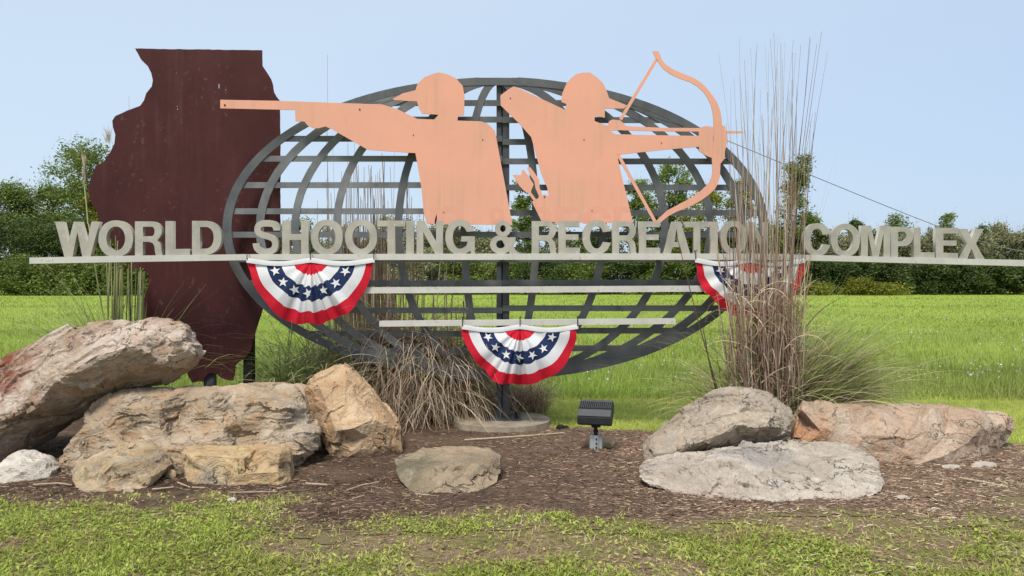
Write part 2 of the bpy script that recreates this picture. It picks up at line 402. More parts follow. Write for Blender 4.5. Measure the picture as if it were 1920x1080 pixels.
# meadow (tall near edge, coarser with distance)
def scatter(n, ya, yb, margin=1.1, p=1.0):
    Y = ya+(yb-ya)*rng.random(n)**p; X = (rng.random(n)*2-1)*(Y*.66*margin+.5); return X, Y
parts = []
def blades(n, ya, yb, h0, h1, w0, w1, K=3, p=1.0, th=.5, bd=1.4):
    X, Y = scatter(n, ya, yb, 1.12, p)
    cl = n2(X, Y, .9, 3, 4.4); h = (h0+(h1-h0)*rng.random(n))*(.65+.7*sstep(cl, .3, .7))
    ed = sstep(Y-(10.45+(n2(X, X*0, .5, 2, 1.)-.5)*.5), 0, .5); k = ed > .15
    X, Y, h, cl = X[k], Y[k], h[k]*(.4+.6*ed[k]), cl[k]; m = len(X)
    r = np.clip(rng.random(m)*.65+(n2(X, Y*.5, .30, 4, 9.)-.5)*1.0+.16, 0, 1)
    z = np.where(Y < 10.9, gz(X, Y), -.05)
    parts.append(rib(np.stack([X, Y, z-.01], 1), U(m, 0, 6.28), U(m, 0, th), U(m, .1, bd), h, U(m, w0, w1), r, K))
blades(60000, 10.4, 14.5, .10, .27, .005, .012, 4, 1.25)
blades(60000, 13.5, 26, .08, .17, .008, .016, 3, 1.2)
blades(42000, 24, 52, .07, .14, .02, .04, 2, 1.2, .9, 1.4)
blades(26000, 48, 104, .07, .14, .05, .09, 2, 1.2, .9, 1.4)
stuff('meadow_grass', parts, M['meadow'], 'bright green unmown meadow grass filling the field behind the sign', 'grass')
# mown strip
parts = []
X, Y = scatter(60000, 7.2, 10.9, 1.1); k = mulch_w(X, Y) < .35+.2*rng.random(len(X)); X, Y = X[k], Y[k]; m = len(X)
parts.append(rib(np.stack([X, Y, gz(X, Y)-.004], 1), U(m, 0, 6.28), U(m, .1, .9), U(m, .1, 1.2), U(m, .035, .085), U(m, .004, .008), rng.random(m), 2))
stuff('mown_grass', parts, M['mown'], 'short mown yellow green grass strip behind the mulch bed', 'grass')
# front lawn: low weedy turf with bare straw patches
parts = []
X, Y = scatter(190000, 3.7, 6.6, 1.12)
mw = mulch_w(X, Y); patch = n2(X, Y, 1.6, 4, 12.)+.18*sstep(-X, -1.5, 3.5)+.13*sstep(4.95-Y, 0, .9)-.05-.10*sstep(X, .8, 3)*sstep(X, -9, 3)
dens = np.clip((1-sstep(mw, .0, .9))**1.6*(.12+.88*sstep(patch, .40, .60)), 0, 1)
k = rng.random(len(X)) < dens; X, Y, patch, mw = X[k], Y[k], patch[k], mw[k]; m = len(X)
dry = np.clip(rng.random(m)*.75+.32*sstep(.56-patch, 0, .12)+.45*sstep(mw, .05, .6), 0, 1)
cl = n2(X, Y, 7, 2, 20.)
hh = U(m, .02, .055)*(.6+.9*sstep(cl, .35, .7))
parts.append(rib(np.stack([X, Y, gz(X, Y)-.003], 1), U(m, 0, 6.28), U(m, .2, 1.2), U(m, .3, 1.5), hh*.9, U(m, .0028, .0072), dry, 3))
k = rng.random(m) < .22     # small broad weed leaves
mm = k.sum()
parts.append(rib(np.stack([X[k], Y[k], gz(X[k], Y[k])+U(mm, .004, .02)], 1), U(mm, 0, 6.28), U(mm, .9, 1.5), U(mm, .0, .5), U(mm, .014, .03), U(mm, .010, .018), np.clip(dry[k]*.8, 0, .8), 2, tip=.5))
stuff('lawn_grass', parts, M['lawn'], 'low patchy weedy grass in the foreground in front of the mulch', 'grass')
# straw and chip mulch
parts = []
X, Y = scatter(140000, 4.3, 9.2, 1.1, 1.1)
mw = mulch_w(X, Y); rightb = sstep(X, -.8, 1.6)
thr = sstep(mw, .03, .5)*(.20+.80*np.clip(sstep(n2(X, Y, 1.5, 3, 31.), .42, .6)*.6+rightb*.7, 0, 1))
thr = np.maximum(thr, .16*(Y < 6.4))
k = rng.random(len(X)) < thr; X, Y = X[k], Y[k]; m = len(X)
az = np.where(rng.random(m) < .45, U(m, -.5, .5)+np.where(rng.random(m) < .5, 0, 3.14), U(m, 0, 6.28))
r = np.clip(rng.random(m)**1.35*.9+.26*sstep(X, -.5, 2.5)-.08, 0, 1)
parts.append(rib(np.stack([X, Y, gz(X, Y)+U(m, .006, .016)], 1), az, U(m, 1.35, 1.62), U(m, -.1, .25), U(m, .015, .06), U(m, .002, .0048), r, 2, tip=.7, twist=.9))
k = rng.random(m) < .15; mm = k.sum()
parts.append(rib(np.stack([X[k], Y[k], gz(X[k], Y[k])+.010], 1), az[k], U(mm, 1.3, 1.6), U(mm, -.1, .1), U(mm, .015, .04), U(mm, .008, .018), r[k]*.75, 1, tip=.8, twist=.5))
stuff('straw_mulch', parts, M['straw'], 'brown shredded bark and straw mulch littering the planting bed', 'mulch')
# meadow flowers
n = 2200; X, Y = scatter(n, 11.2, 38, 1.0, 1.3); k = n2(X, Y, .5, 3, 40.) > .5; X, Y = X[k], Y[k]; n = len(X)
parts = [rib(np.stack([X, Y, U(n, .18, .34)], 1), U(n, 0, 6.28), U(n, .9, 1.5), U(n, 0, .3), U(n, .016, .03), U(n, .016, .03), rng.random(n), 1, tip=.7)]
parts.append(rib(np.stack([X, Y, U(n, .18, .34)], 1), U(n, 0, 6.28), U(n, .2, .8), U(n, 0, .3), U(n, .016, .03), U(n, .016, .03), rng.random(n), 1, tip=.7))
stuff('clover_flowers', parts, M['flower'], 'tiny white clover flowers dotted through the meadow', 'flowers')
#@@SIGN
# ------------------------------------------------------------------ flat cut plates (outline in photo pixels -> a plane at its own distance)
def outline_mesh(loops, depth, bevel=0.0):
    """2D loops (outer + holes) -> solid with front at local z=+depth/2"""
    cu = bpy.data.curves.new('c', 'CURVE'); cu.dimensions = '2D'; cu.fill_mode = 'BOTH'
    cu.extrude = depth/2-bevel; cu.bevel_depth = bevel; cu.bevel_resolution = 0
    if bevel: cu.offset = -bevel
    for lp in loops:
        s = cu.splines.new('POLY'); s.points.add(len(lp)-1)
        for k, (x, y) in enumerate(lp): s.points[k].co = (x, y, 0, 1)
        s.use_cyclic_u = True
    ob = bpy.data.objects.new('c', cu); COL.objects.link(ob)
    dg = bpy.context.evaluated_depsgraph_get()
    me = bpy.data.meshes.new_from_object(ob.evaluated_get(dg))
    bpy.data.objects.remove(ob); bpy.data.curves.remove(cu)
    me.materials.clear()
    return me
def plane_fn(kind):
    """front-face plane Y = Y0 + b*(X - X0); returns Yof(u), and b"""
    Y0, b, X0 = kind
    return (lambda u: (Y0-b*X0)/(1-b*(u-960)/F)), b
def plate(name, loops, plane, thick, mat, parent=None, bevel=0.0, origin=None):
    if isinstance(plane, (int, float)): plane = (plane, 0, 0)
    Yf, b = plane_fn(plane)
    W = []
    for lp in loops:
        q = []
        for (u, v) in lp:
            p = P(u, v, Yf(u)); q.append((p.x, p.z))
        W.append(q)
    me = outline_mesh(W, thick, bevel)
    Y0, bb, X0 = plane
    for vt in me.vertices:
        x, y, z = vt.co; vt.co = (x, Y0+bb*(x-X0)+thick/2-z, y)
    me.update()
    return finish(name, me, mat, parent, False, origin)
def strip(pts, wd):
    """centreline (px) -> closed outline of given width (px)"""
    pts = [Vector((p[0], p[1])) for p in pts]; n = len(pts)
    ws = wd if isinstance(wd, (list, tuple)) else [wd]*n
    l, r = [], []
    for i in range(n):
        d = (pts[min(i+1, n-1)]-pts[max(i-1, 0)]).normalized(); nn = Vector((-d.y, d.x))
        l.append(tuple(pts[i]+nn*ws[i]/2)); r.append(tuple(pts[i]-nn*ws[i]/2))
    return l+r[::-1]

# ------------------------------------------------------------------ letters, unit height, as loops
def arc(cx, cy, rx, ry, a0, a1, n=16, e=2.0):
    o = []
    for k in range(n+1):
        a = R(a0+(a1-a0)*k/n); c, s = math.cos(a), math.sin(a)
        o.append((cx+rx*math.copysign(abs(c)**(2/e), c), cy+ry*math.copysign(abs(s)**(2/e), s)))
    return o
S_, T_ = .225, .18     # stem, bar
def letter(ch, w):
    """w = width/height; returns list of (loops) pieces"""
    if ch == 'I': return [[[(0, 0), (w, 0), (w, 1), (0, 1)]]]
    if ch == 'L': return [[[(0, 0), (w, 0), (w, T_), (S_, T_), (S_, 1), (0, 1)]]]
    if ch == 'T': m = w/2; return [[[(m-S_/2, 0), (m+S_/2, 0), (m+S_/2, 1-T_), (w, 1-T_), (w, 1), (0, 1), (0, 1-T_), (m-S_/2, 1-T_)]]]
    if ch == 'E': return [[[(0, 0), (w, 0), (w, T_), (S_, T_), (S_, .42), (w*.93, .42), (w*.93, .59), (S_, .59), (S_, 1-T_), (w*.98, 1-T_), (w*.98, 1), (0, 1)]]]
    if ch == 'H': return [[[(0, 0), (S_, 0), (S_, .42), (w-S_, .42), (w-S_, 0), (w, 0), (w, 1), (w-S_, 1), (w-S_, .60), (S_, .60), (S_, 1), (0, 1)]]]
    if ch == 'N': return [[[(0, 0), (S_*.92, 0), (S_*.92, .66), (w-S_*1.05, 0), (w, 0), (w, 1), (w-S_*.92, 1), (w-S_*.92, .34), (S_*1.05, 1), (0, 1)]]]
    if ch == 'M':
        s = S_*.93; m = w/2; return [[[(0, 0), (s, 0), (s, .74), (m-.095, 0), (m+.095, 0), (w-s, .74), (w-s, 0), (w, 0), (w, 1), (w-s*1.45, 1), (m, .30), (s*1.45, 1), (0, 1)]]]
    if ch == 'W':
        s = .235; return [[[(w*.21, 0), (w*.21+s*.98, 0), (w*.5, .70), (w*.79-s*.98, 0), (w*.79, 0), (w, 1), (w-s, 1), (w*.79-s*.42, .38), (w*.5+s*.44, 1), (w*.5-s*.44, 1), (w*.21+s*.42, .38), (s, 1), (0, 1)]]]
    if ch == 'A':
        m = w/2; return [[[(0, 0), (.24, 0), (.24+.062, .20), (w-.302, .20), (w-.24, 0), (w, 0), (m+.13, 1), (m-.13, 1)], [(.355, .36), (m, .78), (w-.355, .36)]]]
    if ch == 'X':
        m = w/2; return [[[(0, 0), (.27, 0), (m, .34), (w-.27, 0), (w, 0), (m+.135, .51), (w-.02, 1), (w-.28, 1), (m, .68), (.28, 1), (.02, 1), (m-.135, .51)]]]
    if ch in 'OQ': return [[arc(w/2, .5, w/2, .53, 0, 360, 40, 2.15)[:-1], arc(w/2, .5, w/2-.225, .53-.18, 0, 360, 36, 2.1)[:-1]]]
    if ch == 'D':
        c = w-.5*.9; return [[[(0, 0)]+arc(c, .5, w-c, .5, -90, 90, 18, 2.1)+[(0, 1)], [(S_, T_)]+arc(c, .5, w-c-S_, .5-T_, -90, 90, 16, 2.1)+[(S_, 1-T_)]]]
    if ch == 'P':
        y0, y1 = .36, 1; r = (y1-y0)/2; c = w-r*.95
        return [[[(0, 0), (S_, 0), (S_, y0)]+arc(c, y0+r, w-c, r, -90, 90, 16)+[(0, 1)], [(S_, y0+.16)]+arc(c, y0+r, w-c-.21, r-.165, -90, 90, 12)+[(S_, 1-.165)]]]
    if ch == 'R':
        y0, y1 = .41, 1; r = (y1-y0)/2; c = w-.03-r*.95
        return [[[(0, 0), (S_, 0), (S_, y0-.01), (w*.50, y0-.01), (w*.64, y0-.05), (w*.70, .26), (w*.73, .06), (w*.76, 0), (w, 0), (w*.965, .06), (w*.94, .28), (w*.90, .37), (w*.80, y0+.035)]+arc(c, y0+r, w-.03-c, r, -48, 90, 14)+[(0, 1)],
                 [(S_, y0+.15)]+arc(c, y0+r, w-.03-c-.20, r-.155, -90, 90, 12)+[(S_, 1-.16)]]]
    if ch == 'C':
        o = arc(w/2+.01, .5, w/2, .53, 28, 332, 34, 2.15); i = arc(w/2+.01, .5, w/2-.225, .53-.18, 322, 38, 30, 2.1)
        return [[[(w, .69)]+o[1:-1]+[(w*1.0, .33), (w-.225, .355)]+i[1:-1]+[(w-.235, .655)]]]
    if ch == 'G':
        o = arc(w/2, .5, w/2, .53, 30, 318, 34, 2.15); i = arc(w/2, .5, w/2-.225, .53-.18, 306, 40, 30, 2.1)
        return [[[(w*.985, .69)]+o[1:-1]+[(w*.86, .08), (w*.88, -.01), (w, -.01), (w, .53), (w*.54, .53), (w*.54, .37), (w-.215, .37), (w-.25, .24)]+i[1:-1]+[(w-.24, .665)]]]
    if ch == 'S':
        pts = [(.965, .72), (.955, .80), (.87, .905), (.70, .945), (.50, .95), (.30, .935), (.16, .87), (.115, .755), (.16, .655), (.30, .59), (.52, .54), (.74, .485), (.87, .40), (.905, .28), (.86, .145), (.72, .065), (.50, .035), (.28, .055), (.12, .14), (.065, .25), (.055, .31)]
        # centreline pulled in so that the outside touches the box
        q = [((.5+(x-.5)*.80)*w if True else x, .5+(y-.5)*.93) for x, y in pts]
        q = smooth_path(q, 3); n = len(q); return [[strip_scaled(q, [.205-.02*abs(math.sin(math.pi*k/(n-1)*1.0)) for k in range(n)])]]
    if ch == '&':
        up = [arc(w*.47, .76, .245, .25, 0, 360, 28)[:-1], arc(w*.47, .765, .085, .105, 0, 360, 20)[:-1]]
        lo = [arc(w*.40, .275, .335, .29, 0, 360, 30)[:-1], arc(w*.385, .285, .135, .125, 0, 360, 20)[:-1]]
        leg = [[(w*.27, .64), (w*.50, .60), (w*1.02, 0), (w*.72, 0)]]
        arm = [[(w*.70, .50), (w*.93, .50), (w*.90, .30), (w*.76, .12), (w*.60, .22), (w*.68, .33)]]
        return [up, lo, leg, arm]
def smooth_path(q, m):
    q = [Vector(p) for p in q]; o = []
    for i in range(len(q)-1):
        p0, p1, p2, p3 = q[max(i-1, 0)], q[i], q[i+1], q[min(i+2, len(q)-1)]
        for k in range(m):
            t = k/m; o.append(.5*((2*p1)+(p2-p0)*t+(2*p0-5*p1+4*p2-p3)*t*t+(3*p1-p0-3*p2+p3)*t**3))
    o.append(q[-1]); return [tuple(p) for p in o]
def strip_scaled(q, ws): return strip(q, ws)
def join_meshes(mes):
    bm = bmesh.new()
    for m_ in mes: bm.from_mesh(m_)
    me = bpy.data.meshes.new('j'); bm.to_mesh(me); bm.free()
    for m_ in mes: bpy.data.meshes.remove(m_)
    return me

# sign_rail plane: flat centre, left wing and right wing
CENTRE = (8.44, 0., 0.)
XL = (455-960)/F*8.44; XR = (1440-960)/F*8.44
LEFT = (8.44, .10, XL); RIGHT = (8.44, .27, XR)
def seg_plane(u): return LEFT if u < 455 else (RIGHT if u > 1440 else CENTRE)
def rail_top(u): return float(np.interp(u, [55, 219, 455, 700, 1100, 1440, 1522, 1620, 1700, 1800, 1920, 2100], [483, 479.6, 476.6, 476, 475, 475.5, 478, 480.3, 482.3, 484.8, 487.3, 491.5]))
def rail_bot(u): return float(np.interp(u, [55, 219, 455, 700, 1100, 1440, 1522, 1620, 1700, 1800, 1920, 2100], [494.5, 491.6, 488, 487.4, 487, 487.2, 488.7, 491, 493.3, 496, 499, 503.5]))
LET = [('W', 103, 187, 415.5), ('O', 184.5, 249.5, 415), ('R', 253, 305, 415), ('L', 310, 356, 414.5), ('D', 360, 415.5, 414),
       ('S', 472.5, 525.5, 413.5), ('H', 529, 578.5, 413.5), ('O', 583, 642.5, 413.5), ('O', 647, 707, 413.5), ('T', 707.5, 760, 413.5), ('I', 761.5, 776, 413.5), ('N', 781, 830.5, 414), ('G', 835, 890, 414),
       ('&', 918.5, 970.5, 414), ('R', 997, 1044, 414.5), ('E', 1047, 1087.5, 414.5), ('C', 1091.5, 1145.5, 414.5), ('R', 1148, 1194, 415), ('E', 1198, 1238, 415), ('A', 1243, 1294, 415.5), ('T', 1283.5, 1330, 415.5), ('I', 1332, 1346, 415.5), ('O', 1351, 1400.5, 415.5), ('N', 1405, 1440, 416.5),
       ('C', 1506, 1557, 420), ('O', 1558, 1612.5, 421), ('M', 1614.5, 1669.5, 423), ('P', 1670.5, 1712, 425), ('L', 1713.5, 1752.5, 426.5), ('E', 1754.5, 1796.5, 427.5), ('X', 1797, 1846, 429)]
LW = dict(W=1.27, O=.98, R=.79, L=.70, D=.84, S=.83, H=.80, T=.80, I=.225, N=.80, G=.89, E=.66, C=.86, A=.84, M=.89, P=.70, X=.80)
LW['&'] = .84
def letter_mesh(ch, u0, u1, vt, plane_shift, thick, vb=None, widen=1.0):
    pieces = letter(ch, LW[ch]); wch = LW[ch]
    mid = (u0+u1)/2; Y0, b, X0 = seg_plane(mid); plane = (Y0+plane_shift, b, X0); Yf, _ = plane_fn(plane)
    mes = []
    for k, loops in enumerate(pieces):
        W = []
        for lp in loops:
            q = []
            for (x, y) in lp:
                u = u0+(u1-u0)*x/wch; bt = (rail_top(u) if vb is None else vb); v = bt+(vt-bt)*y
                p = P(u, v, Yf(u)); q.append((p.x, p.z))
            W.append(q)
        th = thick-.0026*k
        me = outline_mesh(W, th)
        for vt_ in me.vertices:
            x, y, z = vt_.co; vt_.co = (x, plane[0]+b*(x-X0)+thick/2-z, y)
        mes.append(me)
    return join_meshes(mes)

root = thing('lettered_sign_rail', 'long off-white sign rail topped with grey metal letters reading WORLD SHOOTING & RECREATION COMPLEX', 'sign', (0, 8.5, 2.05-.2))
def rail_piece(name, u0, u1, plane, mat, parent, top=rail_top, bot=rail_bot, thick=.10):
    n = max(2, int(abs(u1-u0)/60)+1); us = [u0+(u1-u0)*k/(n-1) for k in range(n)]
    return plate(name, [[(u, bot(u)) for u in us]+[(u, top(u)) for u in us[::-1]]], plane, thick, mat, parent)
rail_piece('rail', 455.3, 1439.7, CENTRE, M['rail'], root)
rail_piece('rail', 55, 455, LEFT, M['rail'], root)
rail_piece('rail', 1440, 2060, RIGHT, M['rail'], root)
plate('rail_hollow_shade', [[(54.7, 494), (54.7, 483.4), (51.8, 483.8), (51.8, 493.6)]], (8.452, .10, XL), .08, M['railend'], root)
for (ch, a, b_, vt) in LET:
    o = finish('letter', letter_mesh(ch, a, b_, vt, .018, .062), M['letter'], root)
    o['label'] = 'weathered grey metal ampersand' if ch == '&' else 'weathered grey metal letter '+ch
# the rail hangs on short steel brackets from the globe
for u in (640, 940, 1240):
    p = P(u, 482, 8.54); bm = bmesh.new(); abox(bm, p.x-.03, p.x+.03, 8.541, 8.735, p.z-.024, p.z+.024); from_bm('bracket', bm, M['steel'], root)
# far support posts of the long rail wings (stand behind, mostly off the frame)
p = P(2040, 495, plane_fn(RIGHT)[0](2040)); bm = bmesh.new(); abox(bm, p.x-.05, p.x+.05, p.y+.11, p.y+.21, 0, p.z+.02); from_bm('support_post', bm, M['post'], root)

def small_rail(label, u0, u1, t0, t1, h, vm):
    r_ = thing('sign_rail', label, 'rail', tuple(P(vm, (t0+t1)/2, 8.50)))
    lp = [[(u0, t0+h), (u1, t1+h), (u1, t1), (u0, t0)]]
    plate('rail', lp, 8.46, .09, M['rail'], r_)
    plate('rail_hollow_shade', [[(u0-.3, t0+h-.6), (u0-.3, t0+.6), (u0-9, t0+.9), (u0-9, t0+h-.9)]], 8.475, .06, M['railend'], r_)
    for u in (u0+(u1-u0)*.25, u0+(u1-u0)*.75):
        p = P(u, (t0+t1)/2+h/2, 8.56); bm = bmesh.new(); abox(bm, p.x-.025, p.x+.025, 8.551, 8.735, p.z-.02, p.z+.02); from_bm('bracket', bm, M['steel'], r_)
small_rail('blank off-white horizontal rail crossing the globe just below the lettered rail', 655, 1325, 538.8, 535.4, 11.5, 990)
small_rail('shortest and lowest off-white rail, carrying the bottom bunting', 711, 1267, 602, 597, 10.5, 990)

# ------------------------------------------------------------------ globe
globe = thing('globe_sculpture', 'large flat oval globe of grey steel bars on a single post', 'sculpture', (-.12, 8.85, .09))
CX, CY, A_, B_ = 929, 428.5, 512, 283
def ell(a, b, v):    # half width at row v
    t = 1-((v-CY)/b)**2; return a*math.sqrt(max(t, 0))
outer = [(CX+A_*math.copysign(abs(math.cos(t))**.97, math.cos(t)), CY+B_*math.sin(t)) for t in [2*math.pi*k/120 for k in range(120)]]
inner = [(CX+(A_-17)*math.copysign(abs(math.cos(t))**.97, math.cos(t)), CY+(B_-14)*math.sin(t)) for t in [2*math.pi*k/120 for k in range(120)]]
# solid crescents of plate near the top shoulders, as cut in the steel
plate('outer_ring', [outer, inner], 8.74, .022, M['steel'], globe)
def shoulder(us, sgn, vflat):
    top = [(CX+sgn*dx, CY-(B_-6)*math.sqrt(1-(dx/(A_-8))**2)) for dx in us]
    return top
topR = shoulder([205, 240, 280, 320, 360, 384], 1, 0)
plate('gusset_plate', [topR+[(1290, 239), (1240, 224), (1205, 213), (1168, 196), (1134, 181)]], 8.7425, .017, M['steel'], globe)
topL = shoulder([155, 190, 230, 262, 290], -1, 0)
plate('gusset_plate', [topL+[(640, 196), (690, 194), (726, 190), (752, 176), (772, 166)]], 8.7425, .017, M['steel2'], globe)
botL = [(CX-dx, CY+(B_-6)*math.sqrt(1-(dx/(A_-8))**2)) for dx in (75, 120, 180, 240, 300, 330)]
plate('gusset_plate', [botL+[(640, 655), (680, 660), (720, 672), (770, 690), (820, 702)]], 8.7425, .017, M['steel'], globe)
MER = [(-446, 0), (-380, 1), (-302, 2), (-186, 0), (-62, 1), (70, 2), (196, 0), (312, 1), (398, 2), (457, 0)]
for (a, ph) in MER:
    pts = []
    cx = CX+6 if a > 0 else CX+4
    for k in range(41):
        t = -math.pi/2+math.pi*k/40
        pts.append((cx+a*math.cos(t)*(1 if True else 0), CY+(B_-6)*math.sin(t)))
    m = M['steel2'] if a < -280 else M['steel']
    pts = pts[1:-1] if abs(a) < 100 else pts[1:-1]
    plate('meridian_bar', [strip(pts, 14 if abs(a) < 420 else 15)], 8.7450+.0025*ph+.0008*(a > 0), .014, m, globe)
PAR = [(193, 193), (224, 225), (260, 266), (297.5, 302.5), (347, 351.5), (396, 399), (440, 440), (486, 486), (531, 530), (582, 578), (626, 620), (659, 653)]
for (vl, vr) in PAR:
    hw = ell(A_-6, B_-5, (vl+vr)/2)
    uL, uR = CX-hw, CX+hw; um = 942
    # two halves meet behind the post
    plate('parallel_bar', [strip([(uL, vl), (um-.3, vl)], 11)], 8.7535, .013, M['steel2'] if vl < 460 and vl > 290 else M['steel'], globe)
    plate('parallel_bar', [strip([(um+.3, vr), (uR, vr)], 11)], 8.7540, .013, M['steel'], globe)
# post: welded channel pair, base plate, bolts
xa, xb = (931-960)/F*8.82, (955-960)/F*8.82
bm = bmesh.new()
zt = P(0, 150, 8.8).z
abox(bm, xa, xa+.055, 8.785, 8.90, .085, zt, .004); abox(bm, xa+.07, xb, 8.775, 8.89, .0854, zt-.004, .004); abox(bm, xa+.055, xa+.07, 8.82, 8.87, .0858, zt-.01)
from_bm('post', bm, M['post'], globe)
bm = bmesh.new(); tcx = (xa+xb)/2
abox(bm, tcx-.20, tcx+.20, 8.70, 9.02, .072, .090, .003); from_bm('base_plate', bm, M['post'], globe)
for (dx, dy) in ((-.15, -.12), (.15, -.12), (-.15, .14), (.15, .14)):
    bm = bmesh.new(); cyl(bm, (tcx+dx, 8.85+dy, .089), .014, .04, 6); cyl(bm, (tcx+dx, 8.85+dy, .0895), .024, .018, 6); from_bm('anchor_bolt', bm, M['tie'], globe)
bm = bmesh.new()
cyl(bm, (-.105, 8.83, -.1), .545, .170, 64, .53)
for v in bm.verts:
    v.co += Vector((1, 1, 0))*(float(vnoise(np.array([[v.co.x*5+3, v.co.y*5+9, v.co.z*6+4]]))[0])-.5)*.035
tag(from_bm('concrete_footing', bm, M['concrete'], origin=(-.105, 8.83, 0)), 'low round weathered concrete footing under the globe post', 'footing')

# ------------------------------------------------------------------ silhouette panel and figures
state = [(253, 91), (264, 111), (277, 124), (283.5, 137), (286.5, 150.5), (284.5, 162), (274, 175), (270, 188), (262.5, 198.5), (239, 207), (216, 217.5), (210.5, 226), (211.5, 238), (216, 252.5), (214.5, 268.5), (207, 284.5), (194, 303.5), (179, 311), (175, 322.5), (169, 337), (165.5, 352), (168, 370), (172, 382), (180, 395), (185, 409), (193, 428), (205, 445), (219, 459), (231, 477), (236, 493), (240, 503), (246, 507), (253, 503.5), (270.5, 504), (278, 514), (277, 534), (271, 556), (267, 577), (270, 600), (288, 625), (310, 650), (335, 675), (349, 693), (353, 706), (361, 718), (372, 715), (381, 716), (385, 706), (391, 700.5), (400, 699.5), (407, 702), (414, 708), (426, 713), (436, 714), (440, 700), (441, 684.4), (450, 677), (461.5, 670), (470, 658), (473, 640), (480, 618), (484.6, 603), (491, 583), (500, 560), (515, 530), (523, 505), (525, 480), (525, 247), (523.8, 188), (518, 181), (513, 172), (511, 158), (507.5, 147.5), (499, 134), (491.5, 123), (491, 108), (491, 94)]
def wobble(pts, amp, st=9):
    o = []
    for i in range(len(pts)):
        a = Vector(pts[i]); b = Vector(pts[(i+1) % len(pts)]); n = max(1, int((b-a).length/st))
        for k in range(n):
            p = a.lerp(b, k/n); s = amp if 0 < k else 0
            o.append((p.x+random.uniform(-s, s), p.y+random.uniform(-s, s)))
    return o
pr = thing('state_silhouette_panel', 'tall dark maroon steel panel cut to a ragged map outline, left of the globe', 'panel', (-3.6, 9.0, 0))
hol = [[(x-w_, y-h_), (x+w_, y-h_), (x+w_, y+h_), (x-w_, y+h_)] for x, y, w_, h_ in ((329.5, 136, .8, 2.2), (410, 161, 1.1, 4.5), (423, 168, 1, 1.2), (331.5, 199, 1, 1.3), (332, 204.5, 1.2, 1.3), (269, 394, 1.5, 1.2), (271, 389.5, 1.2, 1.2))]
plate('panel', [wobble(state, .5)]+hol, 8.95, .02, M['state'], pr)
for (u, vt, rr) in ((396, 690, .058), (469, 600, .055)):
    p = P(u, vt, 9.06); bm = bmesh.new(); abox(bm, p.x-rr, p.x+rr, 8.985, 9.075, -.05, 2.9 if u < 450 else 2.4, .004)
    from_bm('leg', bm, M['post'] if u < 460 else M['clod'], pr)

shooter = [(413, 187), (524, 189), (635, 193), (716, 195.5), (746, 205), (782.5, 223), (814, 224), (822.5, 215), (791, 213), (785, 202.5), (782, 190), (760, 189), (739, 187.3), (736, 185), (755, 175), (779, 169), (782.5, 157.5), (795, 145), (808, 139.5), (822.5, 135.5), (838, 139), (854, 146), (867.5, 161), (871, 180), (870.5, 200), (870, 216), (859, 216.5), (857.5, 226), (901.5, 227.5), (914, 231.5), (928, 245), (961, 422), (801, 420.5), (794.5, 400), (790, 352), (779, 287), (690, 281), (675, 272.5), (622.5, 242.5), (610, 237), (597.5, 240.5), (587, 240), (577.5, 236), (571, 228), (554, 227), (553, 206), (500, 205), (413, 203)]
YF = 8.585
sh = thing('shooter_cutout', 'flat salmon-painted steel cutout of a capped shooter aiming a shotgun left', 'cutout', tuple(P(870, 330, YF)))
plate('silhouette', [shooter], YF, .014, M['salmon'], sh)
bow = [(1223, 96), (1234.5, 96), (1238, 103), (1241, 112), (1249, 121), (1262, 130), (1281, 138), (1301, 146), (1315, 155), (1327, 167), (1337, 180), (1344.7, 191.5), (1351, 209), (1353, 222), (1354, 235), (1359, 236), (1362, 246.6), (1364, 264.5), (1359, 284), (1359, 297), (1351, 306.6), (1349.6, 332.5), (1346, 345), (1340, 355), (1328, 366), (1314, 376), (1292, 388), (1268.5, 397), (1255, 404), (1242.6, 413.6), (1238, 418), (1228, 416), (1239, 406), (1252, 394), (1277, 381), (1301, 368), (1315, 357), (1327, 345.5), (1333, 335), (1336, 323), (1335, 298), (1338, 260), (1337.6, 222), (1336, 210), (1334, 199.6), (1328, 186), (1320.4, 173.7), (1308, 162), (1294.5, 154), (1274, 147), (1255.6, 138), (1246, 131), (1239.4, 123.5), (1230.6, 110.5)]
archer = [(938, 182), (939, 178), (958, 164.5), (963, 162), (974, 166), (1060, 206), (1062, 195), (1052.5, 191), (1054, 175.5), (1062, 156.7), (1070, 147), (1081, 138.4), (1094, 136), (1106, 135.6), (1122, 147), (1131, 156), (1136, 166), (1142, 184), (1160, 191), (1176, 198), (1169.7, 203.5), (1134, 203.5), (1134, 220.7), (1115, 217), (1115, 227), (1135.7, 235), (1140.5, 235), (1142, 227), (1148.6, 224), (1163, 225.6), (1174.5, 236.5), (1240, 239.5), (1311, 240), (1323.6, 236), (1337, 238), (1337, 297), (1324, 292), (1310.7, 283), (1310.7, 275), (1246, 280.7), (1156.7, 290.4), (1187, 418.5), (1016, 416), (997.4, 378.6), (1015, 367.5), (1021, 364), (1029, 367.5), (1026, 352), (1015, 326.6), (996, 257), (974, 232), (939, 197.6)]
hole = [(1144, 245), (1153.5, 251.5), (1230, 253.5), (1310.7, 254.7), (1310.7, 246.6), (1230, 246), (1163, 244)]
ar = thing('archer_cutout', 'flat salmon-painted steel cutout of a capped archer drawing a recurve bow to the right', 'cutout', tuple(P(1095, 330, YF)))
plate('silhouette', [archer, hole], YF, .014, M['salmon'], ar)
plate('bow', [bow], YF-.0035, .0125, M['salmon'], ar)
plate('bowstring', [strip([(1231, 112), (1163.5, 224)], 6)], YF+.002, .009, M['salmon'], ar)
plate('bowstring', [strip([(1158.5, 289), (1228, 415)], 6)], YF+.002, .009, M['salmon'], ar)
plate('arrow', [[(1362, 245.4), (1393, 246), (1393, 249.6), (1362, 250.3)]], YF+.002, .009, M['salmon'], ar)
